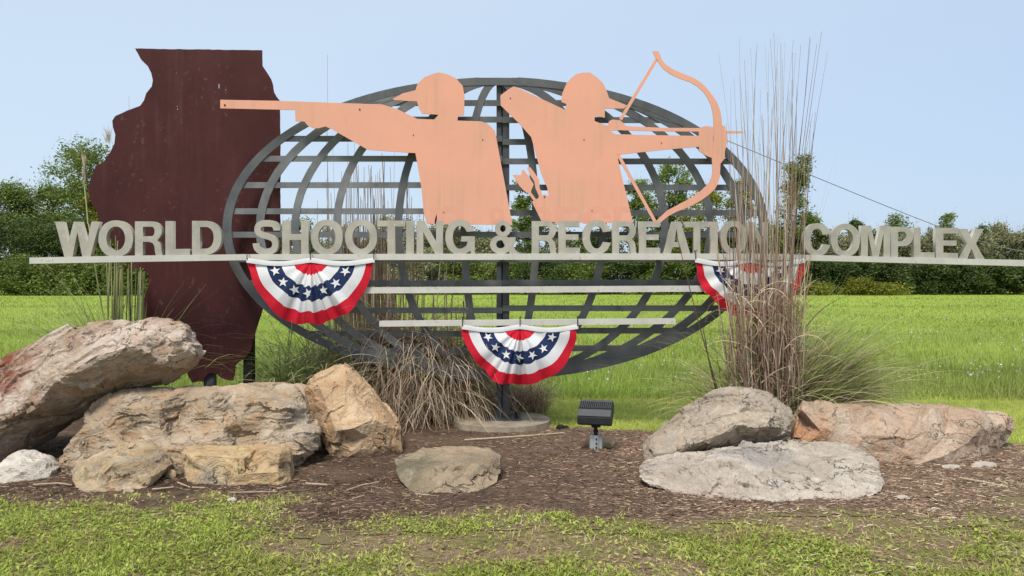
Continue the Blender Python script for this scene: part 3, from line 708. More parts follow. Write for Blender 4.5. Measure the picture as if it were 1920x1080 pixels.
plate('quiver_arrow', [[(961, 328), (977, 328), (978.6, 318.8), (983, 318.8), (1000.6, 345.5), (995, 360), (1007, 376), (1002, 379), (991, 362), (985, 359.7), (974, 348.7), (967, 337)]], YF+.002, .009, M['salmon'], ar)
plate('quiver_arrow', [[(988, 314), (994, 313.4), (1003, 325), (1011.6, 337.6), (1011.6, 352), (1018, 368), (1012, 371), (1004, 353), (1002, 340), (994, 328)]], YF+.0024, .009, M['salmon'], ar)
# supports joining the figures to the globe
for (par, u, v) in ((sh, 840, 260), (sh, 880, 380), (ar, 1060, 240), (ar, 1120, 380), (ar, 1325, 262), (sh, 700, 225)):
    p = P(u, v, 8.60); bm = bmesh.new(); abox(bm, p.x-.03, p.x+.03, 8.601, 8.735, p.z-.03, p.z+.03); from_bm('bracket', bm, M['steel'], par)
for (par, u, v, q) in ((sh, 421.5, 197, .011), (sh, 674.5, 205, .009), (sh, 775, 253, .006), (sh, 905, 262, .006), (sh, 832, 398, .006), (ar, 957, 184, .006), (ar, 1021, 369, .008), (ar, 1095, 262, .006), (ar, 1240, 268, .006), (ar, 1110, 395, .006)):
    p = P(u, v, YF-.001); bm = bmesh.new(); tube(bm, [(p.x, p.y+.002, p.z), (p.x, p.y-.005, p.z)], q, 8); from_bm('bolt_hole_disc', bm, M['rust'], par)  # dark colour of these raised discs stands in for shade in bolt holes
# pinker letter shapes set on the salmon paint, clipped to the figures
def clip_mesh(me, planes):
    bm = bmesh.new(); bm.from_mesh(me)
    for (co, no) in planes:
        bmesh.ops.bisect_plane(bm, geom=bm.verts[:]+bm.edges[:]+bm.faces[:], plane_co=co, plane_no=no, clear_outer=True)
    bm.to_mesh(me); bm.free()
def edge_plane(a, b, inward):   # vertical-to-image clip plane through two px points
    pa, pb = P(*a, YF), P(*b, YF); d = pb-pa; n = Vector((d.z, 0, -d.x))
    if n.dot(P(*inward, YF)-pa) > 0: n = -n
    return (pa, n)
for (ch, a, b_, par, ed, inn) in (('G', 815, 872, sh, [((961, 422), (928, 245)), ((801, 420), (779, 287))], (870, 330)), ('&', 908, 958, sh, [((960, 422), (927, 245)), ((801, 420), (779, 287))], (870, 330)), ('N', 768, 819, sh, [((961, 422), (928, 245)), ((800, 420), (792, 352))], (870, 330)),
                                  ('E', 1041, 1088, ar, [], None), ('C', 1092, 1146, ar, [], None), ('R', 1150, 1198, ar, [((1186, 418), (1157, 291))], (1095, 330)), ('R', 992, 1037, ar, [((1016, 416), (999, 379))], (1095, 380))):
    pieces = letter(ch, LW[ch]); mes = []
    for k, loops in enumerate(pieces):
        W = [[tuple(P(a+(b_-a)*x/LW[ch], 451+(388-451)*y, YF)[i] for i in (0, 2)) for (x, y) in lp] for lp in loops]
        me = outline_mesh(W, .004-.0005*k)
        for vt_ in me.vertices:
            x, y, z = vt_.co; vt_.co = (x, YF+.0008+.0002*k-z+.0005, y)
        mes.append(me)
    me = join_meshes(mes)
    pl = [edge_plane((800, 419.5), (1200, 419.5), (900, 300))]+[edge_plane(e[0], e[1], inn) for e in ed]
    clip_mesh(me, pl)
    finish('pink_letter_shape', me, M['ghost'], par)

# ------------------------------------------------------------------ bunting
BANDS = [(0, .22, .27, 'red'), (.22, .40, .46, 'white'), (.40, .625, .70, 'blue'), (.625, .80, .88, 'white'), (.80, 1, 1, 'red')]
def bunting(label, tl, tr, drop, Yl, Yr, seed, sag=6, skew=0., split=0.):
    """fan flag: tl, tr = top corners in photo pixels; drop = height in pixels"""
    rs = random.Random(seed); rt = thing('bunting_fan', label, 'bunting', tuple(P((tl[0]+tr[0])/2, (tl[1]+tr[1])/2, (Yl+Yr)/2)), 'pleated red white and blue fan flags tied to the rails')
    PL, PR = P(*tl, Yl), P(*tr, Yr); C = (PL+PR)/2; ax = (PR-PL)/2; hgt = drop/F*(Yl+Yr)/2
    thw_ = lambda th: th+.16*math.sin(3*th+ph[2])
    pw = 1.78; ph = [rs.uniform(0, 6) for _ in range(4)]
    def S(r, th, lift=0.):
        c, s = math.cos(th), math.sin(th)
        k = (abs(c)**pw+abs(s)**pw)**(-1/pw)
        cen = math.exp(-((th-math.pi/2)/.75)**2)
        thw = th+.16*math.sin(3*th+ph[2])
        wv = (1-2*abs(((thw*2.6+ph[0]) % 1)-.5)*1.0-.5)*1.5*cen+math.sin(thw*31+ph[1])*.16*cen+math.sin(thw*7+ph[2])*.5+.28*math.sin(thw*13+ph[3])
        amp = (.014+.040*cen)*min(1, r*3.2)*(.45+.55*r)
        rim = 1+(.022*math.sin(thw*5+ph[3])+.024*math.sin(thw*9+ph[0])*cen+.008*math.sin(thw*17+ph[0])-split*math.exp(-((th-1.62)/.16)**2))*r**3
        x = k*r*c*rim; z = -k*r*s*rim*hgt
        z -= (sag/F*8.4)*(1-s)*max(0, 1-abs(abs(c)*k*r-.5)*2.2)*.8
        p = C+ax*x+Vector((skew*z, 0, z))
        bil = .05*math.sin(math.pi*min(1, r))*s
        p.y += -wv*amp-bil-lift
        return p
    nT = 168; rows = [0]
    me_v = []; faces = []; mi = []
    # radial rows land exactly on the colour borders
    segs = [(b[0], b[3], 6 if b[3] == 'white' else 5) for b in BANDS]
    def rr(i, th):   # row index -> radius (borders squeeze towards the bottom of the fan)
        cen = math.sin(th)**1.5; acc = 0
        jg = .020*((thw_(th)*3.1) % 1-.5)*cen+.012*math.sin(thw_(th)*19+ph[1])*cen
        for (k, b) in enumerate(BANDS):
            lo_s = 0 if k == 0 else BANDS[k-1][2]; hi_s = b[2]; lo_b = b[0]; hi_b = b[1]; n = segs[k][2]
            if i <= acc+n:
                t = (i-acc)/n; q_ = (lo_s+(hi_s-lo_s)*t)*(1-cen)+(lo_b+(hi_b-lo_b)*t)*cen; return q_+jg*4*q_*(1-q_)
            acc += n
        return 1
    nR = sum(s[2] for s in segs)
    for i in range(nR+1):
        for j in range(nT+1):
            th = math.pi*j/nT; r = max(.012, rr(i, th)); me_v.append(S(r, th))
    names = ['red', 'white', 'blue']
    for i in range(nR):
        acc = 0
        for k, s in enumerate(segs):
            if i < acc+s[2]: break
            acc += s[2]
        for j in range(nT):
            a = i*(nT+1)+j; faces.append((a, a+1, a+nT+2, a+nT+1)); mi.append(names.index(segs[k][1]))
    nb = len(me_v)
    # stars of cloth sewn on the blue band
    for th in [R(a) for a in (14, 40, 65, 92, 118, 143, 167)]:
        cen = math.sin(th)**1.5; r0 = (.58*(1-cen)+.51*cen); base = len(me_v); R0 = .056*(ax.length/.67)
        ep = .01; pc = S(r0, th, .009)
        dr = (S(r0+ep, th)-S(r0, th))/ep; dt = (S(r0, th+ep)-S(r0, th))/ep
        me_v.append(pc); tilt = rs.uniform(-.3, .3)
        for q in range(10):
            a = q*math.pi/5+tilt; rad = R0 if q % 2 == 0 else R0*.40
            me_v.append(S(r0+math.cos(a)*rad/max(.3, Vector((dr.x, dr.z)).length), th+math.sin(a)*rad/max(.12, Vector((dt.x, dt.z)).length), .009))
        for q in range(10): faces.append((base, base+1+q, base+1+(q+1) % 10)); mi.append(1)
    me = bpy.data.meshes.new('fabric'); me.from_pydata([tuple(v) for v in me_v], [], faces)
    for n in names: me.materials.append(M[n])
    me.polygons.foreach_set('material_index', mi); me.polygons.foreach_set('use_smooth', [True]*len(mi)); me.update()
    finish('fabric', me, [M[n] for n in names], rt)
    # hem band along the top, sagging between the ties
    n = 48; vs = []; fs = []
    for j in range(n+1):
        t = j/n; p = PL.lerp(PR, t); dip = abs(math.sin(t*2*math.pi))**1.2*sag/F*8.4*.9
        yy = -.012-.004*math.sin(t*40)
        vs += [(p.x, p.y+yy, p.z+.030-dip), (p.x, p.y+yy-.006, p.z+.005-dip), (p.x, p.y+yy-.004, p.z-.020-dip)]
    for j in range(n):
        for q in (0, 1): fs.append((3*j+q, 3*j+q+1, 3*j+q+4, 3*j+q+3))
    me = bpy.data.meshes.new('hem'); me.from_pydata(vs, [], fs); finish('hem', me, M['white'], rt, smooth=True)
    for t in (.006, .5, .994):
        p = PL.lerp(PR, t); bm = bmesh.new()
        yq = p.y-.02
        tube(bm, [(p.x, yq, p.z+.012), (p.x, yq-.004, p.z+.05), (p.x, yq-.002, p.z+.098), (p.x, yq+.05, p.z+.104), (p.x, yq+.125, p.z+.10)], .0052, 6)
        tube(bm, [(p.x, yq-.004, p.z+.09), (p.x+.012, yq-.02, p.z+.115)], .003, 5)
        from_bm('cable_tie', bm, M['tie'], rt)
bunting('left red white and blue bunting fan, hanging from the lettered rail below the word SHOOTING', (463, 489), (703, 488.5), 121, 8.415, 8.415, 3, 7)
bunting('lowest red white and blue bunting fan, hanging on the short bottom rail before the post', (866, 613.5), (1084, 613), 113, 8.435, 8.435, 8, 7, split=.045)
bunting('right red white and blue bunting fan half hidden behind tall dry canes', (1302.5, 488.5), (1509, 489), 112, 8.41, 8.52, 12, 8, skew=-.04, split=.03)

# ------------------------------------------------------------------ overhead wire
bm = bmesh.new(); a = P(1362, 263, 8.74); b = P(1960, 474, 45); pts = [a.lerp(b, k/24)-Vector((0, 0, .35*math.sin(math.pi*k/24))) for k in range(25)]
tube(bm, pts, [.0045+.017*k/24 for k in range(25)], 6)
tag(from_bm('overhead_wire', bm, M['wire'], origin=tuple(a)), 'thin dark wire running from the archer side of the globe down to the right', 'wire')
# ------------------------------------------------------------------ boulders
def chips(p, seed):
    """broken-face relief: each cell of a jittered lattice is its own tilted plane"""
    ip = np.floor(p).astype(int); best = np.full(len(p), 1e9); out = np.zeros(len(p)); se = np.full(len(p), 1e9)
    for dx in (-1, 0, 1):
        for dy in (-1, 0, 1):
            for dz in (-1, 0, 1):
                c = ip+np.array([dx, dy, dz]); a, b, d = (c[:, 0]+seed*7) & 63, (c[:, 1]+seed*3) & 63, c[:, 2] & 63
                j = np.stack([_T[a, b, d], _T[b, d, a], _T[d, a, b]], 1); r_ = p-(c+j); dist = (r_**2).sum(1)
                n_ = np.stack([_T[(a+9) & 63, b, d], _T[a, (b+9) & 63, d], _T[a, b, (d+9) & 63]], 1)-.5
                val = (n_*r_).sum(1)*1.7+(_T[(a+21) & 63, (b+5) & 63, d]-.5)*.55
                m = dist < best; out = np.where(m, val, out); best = np.where(m, dist, best)
    return out
def boulder(name, label, cat, bnd, inn, back, mat, lv=4, amp=.035, fs=3.2, strata=1.0, tilt=0., seed=0, smooth_it=2, facet=.5, group=None):
    """bnd: silhouette points (u, v, Y); inn: ridge points on the near face (u, v, Y); back: how far the far side bulges"""
    B = [P(*p) for p in bnd]; I = [P(*p) for p in inn]
    n = len(B); c = sum(B, Vector())/n
    pts2 = [Vector((p[0]/100, p[1]/100)) for p in bnd]+[Vector((p[0]/100, p[1]/100)) for p in inn]
    vs, _, fs_, ov, _, _ = delaunay_2d_cdt(pts2, [], [list(range(n))], 1, 1e-6)
    P3 = B+I; bm = bmesh.new()
    def vid(k): return ov[k][0]
    front = [bm.verts.new(P3[vid(k)]) for k in range(len(vs))]
    for f in fs_:
        try: bm.faces.new([front[k] for k in f][::-1])
        except ValueError: pass
    ring = {}
    for k in range(len(vs)):
        if vid(k) < n: ring[vid(k)] = front[k]
    mY = max(p.y for p in B)
    r1 = [bm.verts.new((b.x*.93+c.x*.07, b.y+(mY-b.y)*.55+back*.5, b.z*.93+c.z*.07)) for b in B]
    r2 = [bm.verts.new((b.x*.6+c.x*.4, mY+back, b.z*.6+c.z*.4)) for b in B]
    cb = bm.verts.new((c.x, mY+back*1.12, c.z))
    for k in range(n):
        q = (k+1) % n
        bm.faces.new((ring[k], ring[q], r1[q], r1[k])); bm.faces.new((r1[k], r1[q], r2[q], r2[k])); bm.faces.new((r2[k], r2[q], cb))
    bmesh.ops.recalc_face_normals(bm, faces=bm.faces[:])
    bmesh.ops.triangulate(bm, faces=bm.faces[:])
    for it in range(lv):
        mx = [.09, .055, .030, .0165, .0115, .01][it]
        for _ in range(1 if it else 2):
            ed = [e for e in bm.edges if e.calc_length() > mx*1.3]
            if ed: bmesh.ops.subdivide_edges(bm, edges=ed, cuts=1, use_grid_fill=True); bmesh.ops.triangulate(bm, faces=[f for f in bm.faces if len(f.verts) > 3])
        if it < smooth_it: bmesh.ops.smooth_vert(bm, verts=bm.verts[:], factor=.38 if it == 0 else .2, use_axis_x=True, use_axis_y=True, use_axis_z=True)
    bm.normal_update()
    co = np.array([v.co[:] for v in bm.verts]); no = np.array([v.normal[:] for v in bm.verts])
    ct, st = math.cos(tilt), math.sin(tilt); q = co.copy(); q[:, 0] = co[:, 0]*ct+co[:, 2]*st; q[:, 2] = (-co[:, 0]*st+co[:, 2]*ct)*strata
    q = q+seed*3.7
    wq = q+(np.stack([fbm(q*1.6+k*5, 3) for k in range(3)], 1)-.5)*.7
    d = (fbm(wq*fs, 5, .55)-.5)*1.6
    rdg = ridged(wq*fs*1.5+4, 4)-.62
    # stepped chips: terraces in a slow noise
    tn = fbm(wq*fs*.8+11, 3)*9; tr = (np.floor(tn)+np.clip((tn-np.floor(tn)-.35)/.3, 0, 1))/9-.5
    fine = (fbm(q*fs*9, 4, .6)-.5)
    ch1 = chips(wq*np.array([1, 1, 1.3])*fs*1.05, seed); ch2 = chips(wq*np.array([1, 1, 1.5])*fs*2.9+3, seed+1)
    disp = amp*(d*.55+rdg*.55+facet*tr*1.2+ch1*.95+ch2*.38)+amp*.30*fine
    co = co+no*disp[:, None]
    for v, p in zip(bm.verts, co): v.co = p
    org = (c.x, c.y, 0)
    o = from_bm(name, bm, mat, None, True, org)
    try: o.data.set_sharp_from_angle(angle=R(50))
    except Exception: pass
    tag(o, label, cat, group); return o
g_ = 'landscape boulders around the sign base'
def local(u, v, Y, c): p = P(u, v, Y); return (p.x-c[0], p.y-c[1], p.z)

# 1 big slab leaning on its neighbour, upper left
b1 = [(-70, 712, 7.5), (0, 669, 7.5), (47, 651, 7.5), (97, 624, 7.5), (123, 612, 7.5), (155, 607, 7.5), (195, 603, 7.5), (253, 600, 7.45), (300, 595, 7.4), (338, 602, 7.3), (347, 617, 7.2), (350, 640, 7.1), (362, 650, 7.1), (366, 664, 7.1), (357, 686, 7.2), (336, 703, 7.25), (307, 722, 7.3), (253, 732, 7.35), (202, 745, 7.35), (162, 770, 7.3), (122, 797, 7.3), (78, 815, 7.3), (42, 848, 7.1), (0, 868, 7.0), (-80, 880, 6.95)]
i1 = [(-60, 800, 6.72), (5, 790, 6.78), (72, 757, 6.80), (100, 718, 6.82), (119, 687, 6.85), (145, 690, 6.78), (180, 668, 6.84), (253, 648, 6.86), (330, 643, 6.95), (130, 630, 7.25), (200, 625, 7.22), (290, 618, 7.2), (40, 690, 7.15), (0, 730, 7.05), (100, 660, 7.1), (240, 690, 7.0), (310, 680, 7.05), (170, 725, 7.02), (60, 800, 7.05), (0, 830, 6.95), (-50, 850, 6.9)]
M['rock1'] = rock_mat('rock_red_grey', (.49, .42, .345), (.29, .225, .165), (.33, .195, .115), (.12, .08, .055), 2.6, 1.4, .55, patch=(*[float(x) for x in (-.85, .05, 1.03)], .62, (.20, .065, .035)), white=.85)
boulder('boulder', 'largest grey boulder with a rust red upper left side, leaning over others', 'boulder', b1, i1, .35, M['rock1'], 5, .036, 2.6, 1.6, R(25), 1, smooth_it=1, group=g_)
# 2 long two-layer boulder
b2 = [(103, 882, 6.62), (105, 860, 6.66), (126, 831, 6.75), (145, 806, 6.85), (154, 798, 6.95), (155, 776, 7.05), (173, 754, 7.1), (195, 741.5, 7.15), (231, 731, 7.2), (289, 724.6, 7.2), (361, 725, 7.2), (405, 726, 7.2), (440, 720, 7.25), (506, 716, 7.25), (553, 719, 7.2), (565, 738, 7.1), (574, 767, 7.0), (586, 794, 6.95), (599, 800, 6.95), (602, 820, 6.9), (597, 838, 6.9), (584, 856, 6.88), (560, 874, 6.82), (500, 885, 6.7), (400, 895, 6.6), (300, 905, 6.5), (180, 905, 6.45), (122, 902, 6.5)]
i2 = [(165, 800, 6.84), (230, 760, 6.84), (300, 754, 6.84), (400, 754, 6.84), (500, 754, 6.86), (550, 765, 6.88), (200, 805, 6.76), (300, 803, 6.74), (420, 802, 6.76), (520, 790, 6.80), (165, 822, 6.86), (240, 821, 6.87), (318, 819, 6.87), (438, 819, 6.88), (490, 810, 6.88), (545, 802, 6.92), (150, 838, 6.60), (230, 836, 6.60), (318, 832, 6.62), (430, 832, 6.64), (500, 824, 6.70), (565, 815, 6.75), (130, 870, 6.5), (300, 860, 6.5), (450, 862, 6.56), (560, 845, 6.7)]
M['rock2'] = rock_mat('rock_tan_grey', (.46, .385, .285), (.345, .28, .20), (.43, .265, .14), (.14, .125, .115), 1.7, 2.3, .5, patch=(1.15, 0, .80, .34, (.24, .225, .21)), white=.6)
boulder('boulder', 'long low two-layered tan and grey boulder with a horizontal crack, below the maroon panel', 'boulder', b2, i2, .3, M['rock2'], 5, .028, 3.2, 2.4, R(3), 2, smooth_it=3, group=g_)
# 3 upright tan
b3 = [(571, 732, 7.5), (580, 712.6, 7.6), (595, 700.7, 7.65), (630, 683, 7.75), (645, 681, 7.75), (658, 689, 7.72), (693, 726, 7.65), (722, 770, 7.55), (750, 809, 7.45), (753, 846, 7.4), (725, 856, 7.32), (696, 859, 7.26), (650, 864, 7.2), (621, 858, 7.25), (604, 826, 7.35), (598, 797, 7.4), (583, 767, 7.45)]
i3 = [(598, 728, 7.36), (615, 765, 7.26), (606, 800, 7.3), (650, 712, 7.5), (645, 760, 7.27), (680, 765, 7.28), (630, 808, 7.12), (662, 803, 7.10), (700, 786, 7.2), (726, 800, 7.28), (632, 835, 7.16), (662, 826, 7.22), (690, 818, 7.2), (730, 828, 7.3), (660, 846, 7.16), (705, 842, 7.24)]
M['rock3'] = rock_mat('rock_warm_tan', (.52, .39, .25), (.42, .30, .185), (.36, .20, .09), (.17, .105, .06), 2.4, .8, .35, white=.35)
boulder('boulder', 'upright smooth tan boulder tilted to the left, standing before the dry grass mound', 'boulder', b3, i3, .28, M['rock3'], 5, .026, 2.4, 1.0, R(60), 3, smooth_it=0, facet=.7, group=g_)
# 4 small white, far left
b4 = [(-40, 880, 6.6), (0, 866, 6.62), (18, 853, 6.64), (34, 847, 6.65), (50, 849, 6.62), (79, 862, 6.55), (97, 884, 6.5), (90, 897, 6.45), (60, 908, 6.38), (22, 916, 6.28), (-10, 918, 6.2), (-45, 912, 6.2)]
i4 = [(0, 880, 6.42), (35, 866, 6.45), (60, 878, 6.4), (20, 895, 6.32), (-20, 895, 6.28)]
M['rock4'] = rock_mat('rock_white', (.58, .54, .47), (.50, .455, .385), (.42, .33, .23), (.27, .235, .19), 3, 1, .3, white=.6)
boulder('boulder', 'small whitish boulder at the bottom left edge below the leaning slab', 'boulder', b4, i4, .15, M['rock4'], 4, .02, 4.5, 1.2, 0, 4, smooth_it=0, group=g_)
# 5 small ochre-topped
b5 = [(135, 884, 6.25), (145, 873, 6.35), (181, 852, 6.42), (224, 835, 6.48), (285, 834, 6.5), (300, 853, 6.42), (314, 877, 6.35), (303, 893, 6.28), (276, 914, 6.14), (245, 922, 6.06), (199, 929, 6.0), (152, 926, 6.02), (137, 902, 6.15)]
i5 = [(163, 878, 6.16), (217, 868, 6.14), (262, 864, 6.18), (283, 893, 6.16), (200, 856, 6.3), (265, 848, 6.35), (180, 900, 6.12), (230, 898, 6.12), (190, 915, 6.04)]
M['rock5'] = rock_mat('rock_ochre_brown', (.46, .375, .25), (.30, .245, .175), (.42, .27, .12), (.13, .10, .07), 2.6, 1.4, .6, white=.25)
boulder('boulder', 'small brown boulder with an ochre top, left of the long yellow block', 'boulder', b5, i5, .15, M['rock5'], 4, .020, 4.2, 1.3, 0, 5, smooth_it=0, group=g_)
# 6 yellow block
b6 = [(342, 849, 6.5), (358, 838, 6.6), (429, 834, 6.62), (518, 832, 6.62), (536, 830, 6.62), (542, 845, 6.5), (545, 880, 6.42), (545, 900, 6.38), (524, 913, 6.24), (500, 908, 6.26), (429, 915, 6.2), (376, 910, 6.24), (352, 902, 6.3), (345, 875, 6.38)]
i6 = [(352, 854, 6.33), (400, 855, 6.27), (458, 859, 6.25), (525, 850, 6.3), (400, 843, 6.46), (480, 843, 6.46), (390, 885, 6.24), (460, 888, 6.22), (522, 885, 6.26)]
M['rock6'] = rock_mat('rock_yellow', (.52, .395, .22), (.43, .32, .19), (.42, .24, .10), (.22, .165, .11), 1.8, 2, .4, patch=(.0, -.1, .08, .32, (.36, .32, .25)), white=.2)
boulder('boulder', 'yellow-orange rectangular block of rock lying in front of the two-layered boulder', 'boulder', b6, i6, .12, M['rock6'], 4, .018, 3.6, 1.6, 0, 6, smooth_it=0, group=g_)
# 7 flat middle
b7 = [(740, 861, 6.5), (771, 855, 6.6), (782, 843, 6.68), (828, 836, 6.72), (882, 838, 6.72), (920, 844, 6.66), (939, 858, 6.55), (940, 880, 6.4), (931, 905, 6.22), (896, 923, 6.03), (861, 931, 5.96), (801, 935, 5.93), (774, 929, 5.98), (752, 900, 6.15), (742, 878, 6.35)]
i7 = [(765, 873, 6.3), (800, 880, 6.2), (850, 868, 6.25), (900, 872, 6.25), (870, 900, 6.12), (810, 905, 6.05), (830, 852, 6.5), (890, 853, 6.5), (905, 895, 6.2)]
M['rock7'] = rock_mat('rock_olive_brown', (.33, .265, .18), (.235, .19, .13), (.34, .235, .145), (.125, .105, .07), .8, 1.5, .4, patch=(-.2, .1, .48, .5, (.15, .135, .085)), white=.15)
boulder('boulder', 'flat-topped olive brown boulder alone in the mulch in front of the globe post', 'boulder', b7, i7, .15, M['rock7'], 4, .022, 3.0, 1.2, R(-10), 7, smooth_it=0, facet=.6, group=g_)
# 8 right upper
b8 = [(1209, 857, 7.12), (1214, 835, 7.2), (1230, 817, 7.25), (1253, 801, 7.3), (1271, 793, 7.3), (1284, 775, 7.32), (1305, 762, 7.34), (1326, 747, 7.36), (1347, 732, 7.38), (1375, 724.6, 7.4), (1393, 728, 7.4), (1440, 732, 7.4), (1458, 744, 7.36), (1479, 762, 7.3), (1488, 783, 7.25), (1487, 822, 7.15), (1471, 838, 7.1), (1427, 838, 7.1), (1393, 838, 7.08), (1341, 850, 7.05), (1290, 862, 7.02), (1245, 874, 6.95), (1212, 880, 6.95)]
i8 = [(1230, 850, 6.88), (1260, 851, 6.86), (1276, 841, 6.85), (1315, 829, 6.82), (1354, 813, 6.82), (1393, 795, 6.84), (1410, 803, 6.84), (1440, 800, 6.86), (1475, 803, 6.95), (1300, 795, 7.08), (1350, 765, 7.12), (1400, 752, 7.14), (1450, 765, 7.1), (1393, 818, 7.0), (1440, 820, 7.02), (1320, 842, 6.98)]
M['rock8'] = rock_mat('rock_grey_buff', (.42, .365, .285), (.33, .285, .225), (.34, .25, .16), (.15, .13, .11), 3.4, 1.6, .25, white=.7)
boulder('boulder', 'buff grey domed boulder resting on the pale one at right, under the tall canes', 'boulder', b8, i8, .3, M['rock8'], 5, .036, 3.4, 1.5, R(22), 8, group=g_)
# 9 right lower pale
b9 = [(1197, 898, 6.15), (1209, 881, 6.3), (1225, 872, 6.4), (1269, 863, 6.55), (1305, 853, 6.65), (1367, 840, 6.75), (1424, 829, 6.8), (1458, 828, 6.82), (1530, 831, 6.8), (1584, 833, 6.78), (1623, 842, 6.7), (1641, 856, 6.6), (1652, 871, 6.5), (1659, 905, 6.2), (1642, 935, 5.9), (1615, 942, 5.84), (1564, 950, 5.77), (1512, 954, 5.72), (1460, 957, 5.70), (1393, 958, 5.70), (1341, 957, 5.72), (1300, 950, 5.80), (1264, 932, 5.92), (1240, 918, 6.0), (1212, 914, 6.05)]
i9 = [(1250, 885, 6.15), (1315, 886, 6.05), (1375, 898, 5.96), (1458, 918, 5.88), (1510, 928, 5.86), (1300, 866, 6.42), (1380, 865, 6.35), (1460, 862, 6.38), (1540, 868, 6.35), (1420, 895, 6.1), (1500, 895, 6.1), (1580, 900, 6.05), (1600, 925, 5.92), (1280, 915, 6.0), (1340, 930, 5.9), (1400, 938, 5.85), (1640, 900, 6.15), (1230, 893, 6.15)]
M['rock9'] = rock_mat('rock_pale', (.48, .43, .36), (.39, .34, .28), (.36, .28, .20), (.17, .145, .12), 2.8, 1.5, .25, patch=(.25, .5, .62, .45, (.30, .275, .25)), white=.8)
boulder('boulder', 'broad low whitish boulder nearest the camera at right, lying in the mulch', 'boulder', b9, i9, .15, M['rock9'], 5, .038, 3.0, 1.9, R(-12), 9, group=g_)
# 10 long pinkish
b10 = [(1488, 855, 7.2), (1488, 822, 7.25), (1494, 778, 7.4), (1503, 752, 7.55), (1538, 750.6, 7.6), (1569, 755, 7.62), (1621, 756, 7.64), (1683, 759, 7.66), (1732, 760, 7.68), (1779, 762, 7.7), (1844, 770, 7.72), (1885, 774, 7.74), (1898, 783, 7.72), (1902, 801, 7.65), (1896, 822, 7.6), (1876, 843, 7.55), (1850, 858, 7.35), (1823, 868, 7.15), (1774, 874, 7.0), (1719, 871, 6.98), (1680, 867, 7.02), (1640, 866, 7.05), (1560, 866, 7.1)]
i10 = [(1504, 768, 7.2), (1574, 769, 7.18), (1641, 775, 7.18), (1745, 770, 7.2), (1836, 780, 7.28), (1838, 806, 7.2), (1806, 836, 7.1), (1540, 810, 7.08), (1620, 815, 7.06), (1700, 820, 7.04), (1770, 820, 7.08), (1770, 855, 6.96), (1870, 800, 7.45), (1850, 835, 7.35), (1700, 850, 6.98), (1600, 850, 7.04), (1610, 800, 7.12)]
M['rock10'] = rock_mat('rock_pink', (.48, .39, .30), (.39, .30, .22), (.44, .275, .17), (.20, .15, .115), 3.0, 1.1, .55, patch=(-1.0, 0, .3, .45, (.50, .27, .15)), white=.6)
boulder('boulder', 'long pinkish-orange boulder with cracks at far right, flat on top', 'boulder', b10, i10, .18, M['rock10'], 5, .020, 2.5, 1.0, 0, 10, smooth_it=0, facet=.9, group=g_)
# 11 pale pink wedge showing behind 2 and 3
b11 = [(540, 725, 7.7), (553, 716, 7.75), (566, 717, 7.76), (577, 722, 7.75), (590, 760, 7.68), (600, 800, 7.6), (606, 850, 7.5), (560, 860, 7.45)]
boulder('boulder', 'narrow pinkish rock wedged behind, between the two-layered boulder and the upright tan one', 'boulder', b11, [(570, 760, 7.45), (580, 800, 7.42)], .15, M['rock10'], 4, .014, 4, 1, 0, 11, group=g_)
# small stones lying in the bed
def stone(u, v, wpx, hpx, label, mat, seed, cat='stone'):
    Y = GY(v); b = []; rs = random.Random(seed); n = 9
    for k in range(n):
        a = 2*math.pi*k/n; rr = rs.uniform(.85, 1.1); y = Y+(.12 if math.sin(a) > 0 else -.0)*wpx/60
        b.append((u+math.cos(a)*wpx/2*rr, v-hpx*.30-math.sin(a)*hpx*.62*rr, Y+.03*math.sin(a)+.02))
    boulder('stone', label, cat, b, [(u, v-hpx*.35, Y-.03)], .04, mat, 2, .006, 12, 1, 0, seed, smooth_it=1)
stone(318, 899, 26, 22, 'small ochre stone chip standing in the gap left of the yellow block', M['rock6'], 21)
stone(238, 925, 20, 8, 'tiny flat buff stone just below the small brown boulder', M['rock5'], 22)
stone(1139, 838, 30, 22, 'small tan stone lying just behind the floodlight junction box', M['rock3'], 23)
stone(1846, 878, 54, 15, 'flat pale slab stone in front of the right end of the pink boulder', M['rock9'], 24)
stone(1785, 879, 38, 9, 'thin whitish stone flake in front of the middle of the pink boulder', M['rock9'], 25)
stone(432, 941, 20, 8, 'small white pebble in the turf edge below the yellow block', M['rock4'], 26)
stone(1031, 898, 13, 5, 'tiny white pebble in the middle of the mulch right of the flat boulder', M['rock4'], 27)
stone(1697, 936, 26, 8, 'small pale stone flake in the straw right of the whitish boulder', M['rock9'], 28)

# sticks and dark clods
def stick(pts, r, label):
    bm = bmesh.new(); p3 = [GP(u, v)+Vector((0, 0, .018+.004*random.random())) for u, v in pts]
    tube(bm, p3, [r]*(len(p3)-1)+[r*.7], 6)
    tag(from_bm('dry_stick', bm, M['stick'], origin=tuple(p3[0])), label, 'stick', 'dry sticks lying on the mulch')
stick([(871, 829), (960, 823), (1000, 820), (1058, 815)], .011, 'longest pale dry stick lying just in front of the concrete footing')
stick([(1800, 901), (1845, 909), (1890, 918)], .009, 'long stick at far right in the straw')
stick([(574, 912), (614, 914)], .010, 'short thick pale stick alone right of the yellow block')
stick([(285, 923), (325, 918)], .008, 'short pale stick below the small brown boulder')
stick([(333, 909), (356, 918)], .007, 'thin stick angled beside the left end of the yellow block')
stick([(360, 919), (384, 919)], .007, 'short straight stick under the left half of the yellow block')
stick([(520, 921), (537, 917)], .007, 'short stub of stick under the right end of the yellow block')
stick([(62, 914), (110, 911), (135, 914)], .007, 'thin straw-coloured stick right of the white boulder')
stick([(431, 928), (520, 927)], .005, 'thin long straw below the yellow block')
stick([(651, 924), (677, 915), (710, 908)], .005, 'thin bent twig left of the flat olive boulder')
